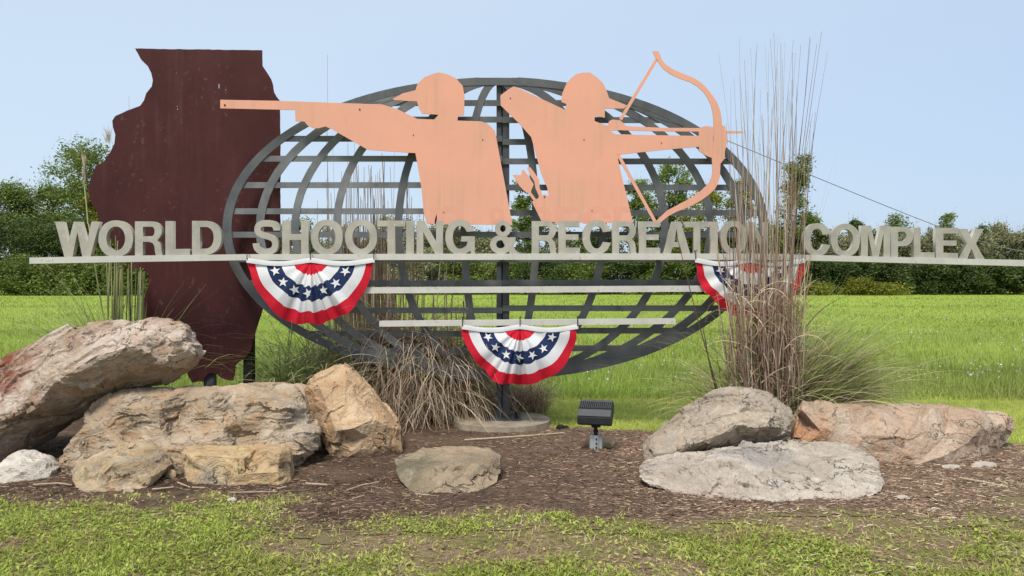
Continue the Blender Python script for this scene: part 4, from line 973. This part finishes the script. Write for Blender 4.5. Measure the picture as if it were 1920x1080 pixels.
stick([(660, 940), (683, 934)], .005, 'thin pale twig near the turf edge left of the flat olive boulder')
stick([(778, 930), (800, 933), (806, 933)], .006, 'small pale stick touching the base of the flat olive boulder')
for (u, v, rr, lb) in ((1050, 806, .035, 'small black clod on the mulch edge right of the footing, the left of a pair'), (1062, 805, .03, 'small black clod on the mulch edge right of the footing, the right of a pair')):
    bm = bmesh.new(); bmesh.ops.create_icosphere(bm, subdivisions=3, radius=rr); c = GP(u, v)
    for q in bm.verts: q.co = c+Vector((q.co.x*1.2, q.co.y, max(-.01, q.co.z+.02)))*(.8+.5*float(vnoise(np.array([[q.co.x*40+u, q.co.y*40, q.co.z*40]]))[0])) if False else c+Vector((q.co.x*1.2, q.co.y, q.co.z*.9+.02))*(.8+.5*float(vnoise(np.array([[q.co.x*40+u, q.co.y*40+7, q.co.z*40+7]]))[0]))
    tag(from_bm('dark_clod', bm, M['clod'], smooth=True, origin=tuple(c)), lb, 'clod')

# ------------------------------------------------------------------ floodlight
fc = GP(1117, 843); fl = thing('floodlight', 'black box floodlight on a short stem, turned toward the sign', 'floodlight', tuple(fc))
def LP(x, y, z): return fc+Vector((x, y, z))
prof = [(.085, .452), (-.055, .388), (-.118, .325), (-.122, .258), (-.03, .232), (.105, .330), (.13, .395)]    # (y, z) toward the sign = +y
rot = Matrix.Rotation(R(-14), 3, 'Z')
def fl_pt(x, y, z): q = rot@Vector((x, y, 0)); return fc+Vector((q.x, q.y, z))
hw = .158
bm = bmesh.new(); A = [bm.verts.new(fl_pt(-hw, y, z+.004*0)) for y, z in prof]; Bv = [bm.verts.new(fl_pt(hw, y, z)) for y, z in prof]
bm.faces.new(A); bm.faces.new(Bv[::-1])
for k in range(len(prof)): bm.faces.new((A[k], Bv[k], Bv[(k+1) % len(prof)], A[(k+1) % len(prof)]))
bmesh.ops.recalc_face_normals(bm, faces=bm.faces[:])
bmesh.ops.bevel(bm, geom=bm.edges[:], offset=.005, segments=2, affect='EDGES')
from_bm('housing', bm, M['black'], fl)
def slab(bm, x0, x1, ya, za, yb, zb, th):   # plate lying on a slope from (ya,za) to (yb,zb)
    d = Vector((0, yb-ya, zb-za)).normalized(); nn = Vector((0, -d.z, d.y)); nn = nn if nn.z > 0 else -nn
    q = []
    for (x, y, z) in ((x0, ya, za), (x1, ya, za), (x1, yb, zb), (x0, yb, zb)):
        q.append((x, y, z))
    lo = [bm.verts.new(fl_pt(*p)) for p in q]; hi = [bm.verts.new(fl_pt(p[0], p[1]+nn.y*th, p[2]+nn.z*th)) for p in q]
    bm.faces.new(lo[::-1]); bm.faces.new(hi)
    for k in range(4): bm.faces.new((lo[k], lo[(k+1) % 4], hi[(k+1) % 4], hi[k]))
bm = bmesh.new(); slab(bm, -hw+.006, hw-.006, -.060, .3855, -.114, .331, .006); bmesh.ops.recalc_face_normals(bm, faces=bm.faces[:]); from_bm('door_panel', bm, M['blacktop'], fl)
bm = bmesh.new(); slab(bm, -hw+.006, hw-.006, .080, .4515, .05, .4375, .008); bmesh.ops.recalc_face_normals(bm, faces=bm.faces[:]); from_bm('top_rim', bm, M['blacktop'], fl)
for k in range(17):
    x = -hw+.012+k*(2*hw-.024)/16; bm = bmesh.new(); slab(bm, x-.0035, x+.0035, .049, .4365, -.052, .3905, .013); bmesh.ops.recalc_face_normals(bm, faces=bm.faces[:]); from_bm('cooling_fin', bm, M['blacktop'], fl)
bm = bmesh.new(); abox(bm, fc.x-.042, fc.x+.042, fc.y-.045, fc.y+.04, .215, .262, .004); from_bm('yoke', bm, M['black'], fl)
bm = bmesh.new(); cyl(bm, LP(0, 0, .12), .019, .10, 16); cyl(bm, LP(0, 0, .165), .024, .02, 6); from_bm('stem', bm, M['black'], fl)
bm = bmesh.new(); abox(bm, fc.x-.058, fc.x+.058, fc.y-.035, fc.y+.045, .012, .135, .005); abox(bm, fc.x-.061, fc.x+.061, fc.y-.038, fc.y+.048, .125, .14, .003); jb = from_bm('junction_box', bm, M['galv'], fl)
bm = bmesh.new(); abox(bm, fc.x-.021, fc.x+.021, fc.y-.050, fc.y-.0352, -.01, .132, .003)
from_bm('mounting_strap', bm, M['galv'], fl)
for (dx, z) in ((0, .11), (0, .07), (0, .03), (-.042, .022), (.045, .022)):
    bm = bmesh.new(); yy = fc.y-(.0505 if dx == 0 else .0355); tube(bm, [(fc.x+dx, yy, z), (fc.x+dx, yy-.008, z)], .0085, 8); from_bm('bolt', bm, M['tie'] if dx == 0 else M['galv'], fl)

# ------------------------------------------------------------------ ornamental grasses
def pts_disc(n, cx, cy, rx, ry):
    a = U(n, 0, 6.28); r = np.sqrt(rng.random(n)); return np.stack([cx+np.cos(a)*r*rx, cy+np.sin(a)*r*ry, np.full(n, -.02)], 1)
def px_tops(us, vs, Y): return np.stack([(us-960)/F*Y, Y, H-(vs-VH)/F*Y], 1)
def add_part(name, parts, mat, parent): return finish(name, ribbon_mesh(name, parts), mat, parent)

# right clump with tall canes
rc = thing('pampas_grass', 'large clump of tall bare brown canes and arching leaves behind the right boulders', 'ornamental grass', (2.52, 7.95, 0))
n = 78; us = np.concatenate([U(56, 1375, 1530), U(22, 1345, 1500)]); vs = np.concatenate([60+rng.random(56)**.8*190, U(22, 180, 380)])
us[:12] = [1352, 1363, 1396, 1414, 1456, 1463, 1466, 1487, 1493, 1510, 1529, 1545]; vs[:12] = [100, 160, 70, 90, 60, 78, 65, 95, 100, 85, 62, 100]
Yc = U(n, 7.65, 8.25); bx = 2.50+(us-1445)/110*.26+U(n, -.16, .16); by = Yc+U(n, -.1, .1)
base = np.stack([bx, by, np.full(n, -.02)], 1); top = px_tops(us, vs, Yc)
add_part('canes', [canes(base, top, .0068, .0016, 7, .05)], M['cane'], rc)
n = 46; b = pts_disc(n, 2.5, 7.95, .32, .25)
add_part('bent_canes', [rib(b, np.where(rng.random(n) < .5, U(n, -.3, .3), U(n, 2.9, 3.4)), U(n, -.02, .10), U(n, .05, .35), U(n, 1.8, 3.3), U(n, .008, .012), rng.random(n), 9, power=2.2, twist=.3)], M['cane'], rc)
n = 80; us = U(n, 1345, 1520); vs = U(n, 400, 660); Yc = U(n, 7.6, 8.3); bx = 2.50+(us-1430)/110*.33+U(n, -.1, .1)
add_part('broken_canes', [canes(np.stack([bx, Yc, np.full(n, -.02)], 1), px_tops(us, vs, Yc+U(n, -.05, .05)), .0065, .0045, 5, .05)], M['cane'], rc)
n = 1500; b = pts_disc(n, 2.55, 7.95, .45, .30); L_ = U(n, .7, 2.05); rt_ = rng.random(n) < .80
az = np.where(rt_, U(n, -.35, 1.0), U(n, 0, 6.28)); L_ = L_*(1-.55*np.clip(-np.sin(az), 0, 1))
add_part('green_leaves', [rib(b, az, U(n, .05, .85), rng.normal(1.6, .55, n), L_, U(n, .007, .017), np.clip(rng.random(n)*.95+.05, 0, 1), 9, floor=.015, twist=.5), rib(b[:420], U(420, -.6, 3.7), U(420, .0, .7), U(420, .5, 2.0), U(420, .7, 1.5), U(420, .016, .030), np.clip(rng.random(420)*.65+.3, 0, 1), 10, floor=.015, twist=.35)], M['blade_green'], rc)
n = 2300; b = pts_disc(n, 2.50, 7.95, .42, .30); az = np.where(rng.random(n) < .62, U(n, -.4, 1.0), U(n, 0, 6.28))
add_part('dry_leaves', [rib(b, az, U(n, .05, .85), U(n, 1.0, 2.5), U(n, .6, 1.6)*(1-.55*np.clip(-np.sin(az), 0, 1)), U(n, .004, .010), rng.random(n), 8, floor=.012, twist=.8)], M['blade_dry'], rc)
n = 700; b = pts_disc(n, 2.75, 8.0, .42, .25); b[:, 2] = U(n, .0, .25)
add_part('straw_mound', [rib(b, U(n, -.25, .75), U(n, .35, 1.0), U(n, .7, 1.5), U(n, .7, 1.65), U(n, .005, .013), rng.random(n), 9, floor=.015, twist=.6)], leafy('blade_mixed', [(0, (.16, .17, .05)), (.4, (.36, .33, .14)), (.7, (.55, .46, .27)), (1, (.70, .62, .42))], .6, .3, 1.5), rc)
n = 620; b = pts_disc(n, 2.52, 7.85, .34, .25); b[:, 2] = U(n, .25, 1.4)
add_part('leaf_sheaths', [rib(b, U(n, 0, 6.28), U(n, .1, 1.1), U(n, .4, 2.9), U(n, .2, .65), U(n, .006, .013), rng.random(n), 7, twist=.9)], M['blade_dry'], rc)
# individual long arching leaves and the leaning dark stalk on its left side
b = np.array([[2.55, 7.8, .0]]*9); add_part('long_leaves', [rib(b, np.array([.05, -.1, .15, -.25, 3.2, 3.0, -.6, -1.2, -.35]), np.array([.45, .35, .5, .62, .75, .9, .5, .3, .25]), np.array([1.5, 1.25, 1.3, 1.6, 1.4, 1.1, 1.9, 2.2, 1.0]), np.array([2.0, 1.9, 1.75, 1.8, 1.5, 1.3, 1.5, 1.3, 1.9]), np.full(9, .015), np.array([.85, .7, .9, .6, .95, .9, .8, .85, .5]), 14, twist=.25)], M['blade_green'], rc)
p0, p1 = P(1348, 740, 7.7), P(1268, 448, 8.2); q0, q1 = P(1345, 740, 7.75), P(1308, 590, 7.9)
add_part('leaning_stalk', [canes([p0[:], q0[:]], [p1[:], q1[:]], .0085, .0035, 6, .02, np.array([.0, .0]))], leafy('dark_stalk', [(0, (.07, .045, .03)), (1, (.1, .07, .05))], .6, 0), rc)

# centre clump behind the globe : canes, green arching leaves, dry thatch
cc = thing('pampas_grass', 'wide clump of brown canes and drooping dry thatch behind the globe, left of its post', 'ornamental grass', (-1.3, 9.45, 0))
n = 95; us = np.concatenate([rng.normal(670, 16, 34), rng.normal(712, 14, 28), U(33, 590, 790)]); vs = np.concatenate([U(34, 290, 440), U(28, 285, 450), U(33, 300, 470)])
Yc = U(n, 9.3, 9.8); add_part('canes', [canes(np.stack([(us-960)/F*Yc*.96-.03, Yc, np.full(n, -.02)], 1), px_tops(us, vs, Yc), .0085, .0035, 5, .035)], M['cane'], cc)
us = np.array([610, 611, 627, 654, 657, 668, 738, 770, 860, 866, 920, 612.]); vs = np.array([103, 195, 250, 190, 270, 262, 282, 340, 480, 470, 330, 300.]); Yc = U(12, 9.3, 9.7)
add_part('tall_canes', [canes(np.stack([(us-960)/F*Yc+.05, Yc, np.full(12, -.02)], 1), px_tops(us, vs, Yc), .006, .0016, 6, .03)], M['cane'], cc)
n = 130; us = np.concatenate([rng.normal(672, 18, 50), rng.normal(720, 16, 40), U(40, 640, 880)]); vs = U(n, 455, 620); Yc = U(n, 9.2, 9.9)
add_part('broken_canes', [canes(np.stack([(us-960)/F*Yc, Yc, np.full(n, -.02)], 1), px_tops(us, vs, Yc), .010, .007, 4, .04)], M['cane'], cc)
n = 800; b = pts_disc(n, -1.6, 9.4, .9, .3); add_part('green_leaves', [rib(b, U(n, 0, 6.28), U(n, .05, .6), U(n, .8, 2.2), U(n, .8, 1.7), U(n, .006, .013), rng.random(n)*.85, 8, floor=.015)], M['blade_green'], cc)
n = 4400; b = pts_disc(n, -1.10, 9.2, .68, .2); b[:, 2] = U(n, .0, .95)*(1-.45*((b[:, 0]+1.1)/.66)**2); az = U(n, -3.9, .8)
add_part('dry_thatch', [rib(b, az, U(n, .2, 1.4), rng.normal(1.7, .5, n), U(n, .4, 1.25), U(n, .004, .010), rng.random(n), 9, floor=.014, power=U(1, .8, .81)[0], twist=.9)], M['blade_dry'], cc)
n = 900; b = pts_disc(n, -1.25, 9.5, .65, .3); add_part('dry_leaves', [rib(b, U(n, 0, 6.28), U(n, .05, .6), U(n, .8, 2.4), U(n, .6, 1.8), U(n, .005, .010), rng.random(n), 8, floor=.014)], M['blade_dry'], cc)

# green clump behind the upright boulder, left of the globe's lower edge
gc = thing('pampas_grass', 'green arching grass clump between the maroon panel and the upright tan boulder', 'ornamental grass', (-2.6, 9.3, 0))
n = 1000; b = pts_disc(n, -2.25, 9.4, .62, .25); add_part('green_leaves', [rib(b, U(n, -2.1, 3.9), U(n, .05, .7), U(n, .9, 2.3), U(n, .8, 1.75), U(n, .008, .017), rng.random(n)*.9+.1, 8, floor=.015)], M['blade_green'], gc)
n = 600; b = pts_disc(n, -2.95, 9.15, .5, .12); add_part('dry_leaves', [rib(b, U(n, 0, 6.28), U(n, .3, 1.0), U(n, 1.2, 2.2), U(n, .4, .8), U(n, .004, .008), rng.random(n), 7, floor=.014)], M['blade_dry'], gc)
# low clump right of the post
lc = thing('pampas_grass', 'small low dry grass tuft just right of the globe post', 'ornamental grass', (.12, 9.5, 0))
n = 1100; b = pts_disc(n, .08, 9.5, .34, .16); add_part('dry_leaves', [rib(b, U(n, 0, 6.28), U(n, .05, .6), U(n, .5, 2.1), U(n, .35, .72), U(n, .004, .009), rng.random(n), 7, floor=.014)], M['blade_dry'], lc)
n = 420; b = pts_disc(n, -.35, 9.6, .3, .15); add_part('green_leaves', [rib(b, U(n, 0, 6.28), U(n, .05, .5), U(n, .4, 1.6), U(n, .5, 1.0), U(n, .004, .009), rng.random(n), 7, floor=.014)], M['blade_green'], lc)

# left clump behind the leaning slab : cut green canes, one tall plume
le = thing('pampas_grass', 'upright clump of cut green canes behind the largest boulder, left of the maroon panel', 'ornamental grass', (-4.2, 8.7, 0))
n = 30; us = U(n, 212, 277); vs = rng.normal(505, 9, n); us[:8] = U(8, 200, 225); vs[:8] = U(8, 440, 480); Yc = U(n, 8.62, 8.85)
add_part('canes', [canes(np.stack([(us-960)/F*Yc*.97-.14, Yc, np.full(n, -.02)], 1), px_tops(us, vs, Yc), .010, .0075, 4, .015)], M['cane_green'], le)
n = 420; b = pts_disc(n, -4.25, 8.7, .28, .12); az = np.where(rng.random(n) < .5, U(n, 2.7, 3.6), U(n, 0, 6.28)); add_part('green_leaves', [rib(b, az, U(n, .0, .4), U(n, .3, 2.1), U(n, 1.2, 1.95), U(n, .008, .015), .3+.7*rng.random(n), 8)], M['blade_green'], le)
b = np.array([[-4.42, 8.7, .5]]*5); add_part('long_leaves', [rib(b, np.array([3.2, 3.0, 3.3, 2.9, 3.1]), np.array([.15, .25, .1, .5, .4]), np.array([2.3, 2.4, 2.6, 1.2, 1.9]), np.array([1.5, 1.2, 1.25, .9, 1.0]), np.full(5, .014), np.array([.95, .9, 1, .6, .8]), 14, twist=.3)], M['blade_green'], le)
p0, pm, p1 = P(203, 640, 8.6), P(165, 420, 8.6), P(158, 340, 8.6)
add_part('plume_stalk', [canes([p0[:]], [pm[:]], .009, .009, 4, .01, np.array([.6])), canes([pm[:]], [p1[:]], .011, .010, 3, .003, np.array([.7]))], M['cane_green'], le)
n = 90; b = np.array([p1[:]]*n)+np.stack([U(n, -.012, .012), U(n, -.012, .012), U(n, -.02, .20)], 1); add_part('seed_plume', [rib(b, U(n, 0, 6.28), U(n, .0, .22), U(n, -.1, .1), U(n, .06, .16), U(n, .005, .012), rng.random(n)*.4+.6, 3, tip=.15)], M['blade_dry'], le)
p0, p1 = P(252, 500, 9.2), P(237, 180, 9.4); q0, q1 = P(225, 560, 9.2), P(203, 262, 9.2)
add_part('tall_canes', [canes([p0[:], q0[:]], [p1[:], q1[:]], .005, .0015, 4, .02, np.array([.4, .8]))], M['cane'], le)
n = 70; b = np.array([q1[:]]*n)+np.stack([U(n, -.02, .02), U(n, -.02, .02), U(n, -.05, .08)], 1); add_part('seed_plume', [rib(b, U(n, 0, 6.28), U(n, .1, .7), U(n, -.1, .4), U(n, .06, .15), U(n, .003, .006), rng.random(n)*.4+.5, 3)], M['blade_dry'], le)

# ------------------------------------------------------------------ tree line
LEAF = {
 'dark':   leafy('leaf_dark', [(0, (.035, .055, .016)), (.5, (.075, .11, .028)), (1, (.15, .20, .05))], .6, .25, .25),
 'mid':    leafy('leaf_mid', [(0, (.065, .095, .02)), (.5, (.14, .19, .04)), (1, (.28, .33, .08))], .6, .3, .25),
 'light':  leafy('leaf_light', [(0, (.08, .12, .025)), (.5, (.17, .225, .05)), (1, (.33, .38, .11))], .6, .35, .25),
 'silver': leafy('leaf_silver', [(0, (.12, .13, .055)), (.5, (.26, .265, .13)), (1, (.44, .43, .25))], .6, .25, .2),
 'yellow': leafy('leaf_yellow', [(0, (.09, .11, .014)), (.5, (.19, .205, .026)), (1, (.33, .32, .05))], .6, .35, .25)}
def tree(name, cat, label, u, Y, vtop, wpx, mat, nl, vbot=548, ls=.24, loose=.25, shape='round', trunk=True, seed=0, spray=0.0, group=None, skirt=None):
    rs = np.random.default_rng(seed+100)
    k = Y/F; X = (u-960)*k; zt = H-(vtop-VH)*k; hw = wpx/2*k; z0 = 0.0
    root = thing(name, label, cat, (X, Y, -.05), group)
    # lobes
    nl = int(nl*2.3); nb = max(12, int(nl/(150 if shape in ('crown', 'poplar') else 200))); lob = []; ls = ls*.80
    for i in range(nb):
        t = rs.random(); z = z0+(zt-z0)*(.08+.86*t) if shape != 'crown' else zt*(.38+.55*t)
        if shape == 'poplar': pr_ = .5+.5*math.sin(math.pi*min(1, t*1.1+.1))
        elif shape == 'crown': pr_ = math.sin(math.pi*(.12+.80*t))**.7
        elif shape == 'cone': pr_ = 1.05-t*.9
        else: pr_ = math.sqrt(max(.05, 1-(max(0, t-.35)/.72)**2))
        a = rs.random()*6.28; r = hw*pr_*math.sqrt(rs.random())*.85
        s = hw*rs.uniform(.16, .34) if shape != 'bush' else hw*rs.uniform(.22, .40)
        s = max(s, .55)
        lob.append((X+math.cos(a)*r, Y+math.sin(a)*r*.8, z, s))
    lob = np.array(lob); vary = .22 if shape == 'bush' else .10
    ztop = zt*(1+vary*.4-vary*rs.random(nb)*1.3)
    lob[:, 2] = np.minimum(lob[:, 2], ztop-lob[:, 3]*.75); idx = rs.integers(0, nb, nl)
    d = rs.normal(size=(nl, 3)); d /= np.linalg.norm(d, axis=1)[:, None]
    rad = (rs.random(nl)**.4)*(1+loose*rs.random(nl)**3*1.6)
    c = lob[idx, :3]+d*(rad*lob[idx, 3])[:, None]*np.array([1, 1, .8])
    c = c[(c[:, 2] > .1) & (c[:, 2] < zt*1.06+spray)]; nl2 = len(c)
    # leaf clusters as small bent cards
    a = rs.random(nl2)*6.28; e = rs.normal(0, .5, nl2)
    t1 = np.stack([np.cos(a)*np.cos(e), np.sin(a)*np.cos(e), np.sin(e)], 1)
    up = rs.normal(size=(nl2, 3)); t2 = np.cross(t1, up); t2 /= np.linalg.norm(t2, axis=1)[:, None]+1e-9
    s1 = ls*rs.uniform(.5, 1.35, nl2); s2 = s1*rs.uniform(.3, .6, nl2)
    V = np.stack([c-t1*s1[:, None], c+t2*s2[:, None], c+t1*s1[:, None], c-t2*s2[:, None]*.8+up*.03], 1).reshape(-1, 3)
    Q = np.arange(nl2*4).reshape(-1, 4)
    hgt = (c[:, 2]-z0)/max(1, zt-z0)
    rn = np.clip(rs.random(nl2)*.6+.4*vnoise(c*.55+seed)+.0*hgt, 0, 1)
    parts = [(V, Q, rn)]
    if spray > 0:   # upright shoots over the top
        m = int(60+spray*20); ii = rs.integers(0, nb, m); b = lob[ii, :3]+np.stack([rs.normal(0, .5, m), rs.normal(0, .3, m), lob[ii, 3]*.5], 1)
        b = b[b[:, 2] > zt*.5]; m = len(b)
        for q in range(7):
            cc_ = b+np.stack([rs.normal(0, .06, m), rs.normal(0, .06, m), np.full(m, q*.22)], 1)
            a = rs.random(m)*6.28; t1 = np.stack([np.cos(a)*.6, np.sin(a)*.6, np.full(m, .8)], 1); t2 = np.cross(t1, rs.normal(size=(m, 3)))
            s_ = ls*.9*(1-q*.09)
            V = np.stack([cc_-t1*s_*.6, cc_+t2*s_*.25, cc_+t1*s_*.6, cc_-t2*s_*.25], 1).reshape(-1, 3); parts.append((V, np.arange(m*4).reshape(-1, 4), rs.random(m)))
    finish('crown', ribbon_mesh('crown', parts), LEAF[mat], root)
    if trunk:
        bm = bmesh.new(); h0 = zt*.55
        r0 = max(.08, zt*.016)
        wig = [(X+rs.normal(0, .08)*k_*2, Y+rs.normal(0, .08)*k_*2, -.1+h0*k_/4) for k_ in range(5)]
        tube(bm, wig, [r0*(1-.14*k_) for k_ in range(5)], 8)
        for q in range(9):
            s_ = wig[2+q % 3]; L0 = lob[rs.integers(0, nb)]
            mid = [(s_[j]*.5+L0[j]*.5)+rs.normal(0, .15) for j in range(3)]
            tube(bm, [s_, mid, L0[:3]], [r0*.42, r0*.28, r0*.1], 5)
        from_bm('trunk', bm, M['bark'], root, True)
    return root
T = 'trees and shrubs of the hedgerow beyond the field'
# left side
tree('tree', 'tree', 'tall airy tree rising just left of the maroon panel', 158, 96, 258, 165, 'light', 5200, ls=.24, loose=.7, shape='crown', seed=1, spray=2.0, group=T)
tree('tree', 'tree', 'spreading darker tree at the far left edge of the photo', 20, 99, 336, 150, 'mid', 5200, ls=.24, loose=.5, shape='crown', seed=2, spray=1.2, group=T)
tree('tree', 'tree', 'tree crown filling the gap left of the tall airy tree, above the dense bushes', 95, 101, 335, 110, 'mid', 4200, ls=.24, loose=.5, shape='crown', seed=3, spray=1.2, group=T)
tree('tree', 'tree', 'yellowish green tree touching the left edge of the maroon panel', 185, 93, 358, 110, 'yellow', 5000, ls=.23, loose=.4, seed=4, spray=.8, group=T)
tree('tree', 'tree', 'tree hidden mostly behind the maroon panel', 300, 100, 330, 180, 'mid', 3500, ls=.3, shape='crown', seed=5, group=T)
tree('tree', 'tree', 'tree behind the right edge of the maroon panel', 450, 100, 385, 150, 'mid', 3500, ls=.27, seed=6, group=T)
tree('tree', 'tree', 'tree standing beyond the left edge of the photo', -130, 98, 330, 200, 'mid', 4000, ls=.3, seed=7, group=T)
bl = [(10, 90, 398, 160, 'dark', 'dense dark bush at the lower left edge'), (80, 89, 410, 130, 'dark', 'dense dark bush left of the letter W'), (140, 88, 400, 130, 'dark', 'dense dark bush behind the letter W'), (205, 89, 420, 120, 'mid', 'green bush behind the first letter O'),
      (50, 86, 478, 130, 'mid', 'low vine-covered thicket at the field edge far left'), (145, 86, 482, 130, 'mid', 'low vine-covered thicket under the W end of the rail'), (240, 86, 480, 120, 'mid', 'low thicket next to the panel edge under the rail'), (-100, 88, 420, 160, 'dark', 'dense bush beyond the left edge')]
for k_, (u, Y, vt, wp, m_, lb) in enumerate(bl):
    tree('bush', 'bush', lb, u, Y, vt, wp, m_, 6500, ls=.20, loose=.15, shape='bush', trunk=False, seed=20+k_, group=T)
# middle, behind the globe
md = [(560, 97, 402, 90, 'mid', 'round', 'green tree behind the letter H seen through the globe'), (640, 99, 412, 110, 'silver', 'round', 'pale tree behind the double O of SHOOTING'), (740, 98, 396, 120, 'silver', 'round', 'pale bushy tree behind the letters TING'),
      (830, 97, 415, 110, 'silver', 'round', 'pale shrub behind the letter G'), (900, 99, 432, 100, 'mid', 'round', 'low green tree behind the ampersand'), (985, 95, 326, 70, 'light', 'poplar', 'slim light tree just right of the globe post'), (1010, 97, 400, 110, 'light', 'round', 'light green tree behind the letter R of RECREATION'),
      (1110, 99, 430, 120, 'mid', 'round', 'green tree behind the letters EC'), (1200, 96, 330, 84, 'light', 'crown', 'airy tree seen between the archer and the lower bow string'), (1262, 97, 290, 96, 'light', 'crown', 'tallest airy tree seen under the drawn bow'),
      (1318, 93, 344, 120, 'yellow', 'round', 'dense yellow-green tree seen inside the lower bow curve'), (1388, 96, 322, 62, 'silver', 'crown', 'slim open tree at the globe right edge behind the canes'), (1440, 98, 410, 110, 'mid', 'round', 'tree behind the canes at the end of RECREATION'),
      (1490, 94, 280, 100, 'mid', 'poplar', 'tall narrow dark tree behind the right-hand canes'), (1520, 95, 400, 60, 'mid', 'crown', 'small ragged tree beside the tall narrow dark one')]
for k_, (u, Y, vt, wp, m_, shp, lb) in enumerate(md):
    tree('tree', 'tree', lb, u, Y, vt, wp, m_, 4200 if shp != 'crown' else 3600, ls=.21, loose=.5, shape=shp, seed=50+k_, spray=.8, group=T)
un = [(520, 'mid'), (600, 'silver'), (690, 'mid'), (780, 'silver'), (860, 'mid'), (940, 'light'), (1015, 'dark'), (1090, 'mid'), (1165, 'dark'), (1240, 'mid'), (1315, 'dark'), (1390, 'dark'), (1465, 'mid')]
und = ['behind the left bunting', 'beside the left bunting', 'behind the left grass canes', 'behind the middle of the globe, left part', 'left of the globe post', 'directly behind the globe post', 'just right of the globe post', 'under the letter C of RECREATION', 'under the letters RE of RECREATION', 'under the letter A of RECREATION', 'at the left corner of the right bunting', 'behind the right bunting', 'behind the tall right canes']
for k_, ((u, m_), lb) in enumerate(zip(un, und)):
    tree('bush', 'bush', 'leafy hedgerow bush '+lb, u, 90+k_ % 3, 462+(k_ * 7) % 18, 110, m_, 3800, ls=.21, loose=.2, shape='bush', trunk=False, seed=80+k_, group=T)
mf = [(525, 'behind the letters SH'), (590, 'behind the letter O after SH'), (655, 'behind the second letter O of SHOOTING'), (720, 'behind the letter T of SHOOTING'), (785, 'behind the letters IN of SHOOTING'), (850, 'behind the letter G of SHOOTING'), (915, 'behind the ampersand'), (1060, 'behind the first letter E of RECREATION'), (1130, 'behind the letter C of RECREATION'), (1215, 'behind the second letter E of RECREATION'), (1290, 'behind the letters AT of RECREATION'), (1365, 'behind the second letter O of RECREATION'), (1440, 'behind the end of the word RECREATION')]
for k_, (u, lb) in enumerate(mf):
    tree('shrub', 'shrub', 'shaggy hedgerow shrub '+lb, u, 95.5, 424+(k_*11) % 17, 92, 'silver' if k_ < 7 else ('mid', 'silver', 'dark')[k_ % 3], 3600, ls=.21, loose=.35, shape='bush', trunk=False, seed=200+k_, spray=.8, group=T)
# right side hedge
rt_ = [(1605, 99, 405, 34, 'dark', 'round', 'small dark treetop above the letter O of COMPLEX'), (1680, 99, 396, 66, 'mid', 'round', 'rounded treetop above the letters MP'), (1776, 98, 392, 52, 'light', 'round', 'spiky light treetop above the letters LE'), (1844, 99, 415, 36, 'dark', 'round', 'small dark treetop above the letter X'), (1870, 99, 416, 60, 'silver', 'round', 'small spiky treetop right of the letter X')]
for k_, (u, Y, vt, wp, m_, shp, lb) in enumerate(rt_):
    tree('tree', 'tree', lb, u, Y, vt, wp*1.7, m_, 3600, ls=.19, loose=.5, shape='cone', seed=110+k_, spray=1.4 if k_ in (2, 4) else .5, group=T)
sv = [(1545, 430, 'behind the letter C of COMPLEX'), (1600, 434, 'behind the letter O of COMPLEX'), (1655, 428, 'behind the letter M of COMPLEX'), (1715, 430, 'behind the letter P'), (1765, 426, 'behind the letter L'), (1825, 432, 'behind the letter X'), (1885, 424, 'at the right edge of the photo'), (1945, 416, 'just past the right edge of the photo'), (2020, 425, 'well past the right edge of the photo')]
for k_, (u, vt, lb) in enumerate(sv):
    tree('shrub', 'shrub', 'silvery olive shrub '+lb, u, 95, vt, 100, 'silver', 5200, ls=.20, loose=.35, shape='bush', trunk=False, seed=130+k_, spray=1.0, group=T)
dk = [(1540, 'under the letter C of COMPLEX'), (1605, 'under the letter O of COMPLEX'), (1670, 'under the letters MP'), (1735, 'under the letter L'), (1800, 'under the letters EX'), (1865, 'right of the word COMPLEX'), (1930, 'at the right frame edge'), (2000, 'beyond the right frame edge')]
for k_, (u, lb) in enumerate(dk):
    tree('bush', 'bush', 'dark green bush along the field edge '+lb, u, 90, 478+(k_*5) % 12, 96, 'dark', 5200, ls=.20, loose=.2, shape='bush', trunk=False, seed=150+k_, group=T)
for k_, (u, lb) in enumerate([(1535, 'below the letter C of COMPLEX'), (1600, 'below the letter O of COMPLEX'), (1665, 'below the letter M of COMPLEX')]):
    tree('bush', 'bush', 'low yellow-green brush '+lb, u+(0, 14, -6)[k_], 86, (527, 520, 530)[k_], (70, 58, 84)[k_], 'yellow', 1500, ls=.17, loose=.9, shape='bush', trunk=False, seed=170+k_, group=T)
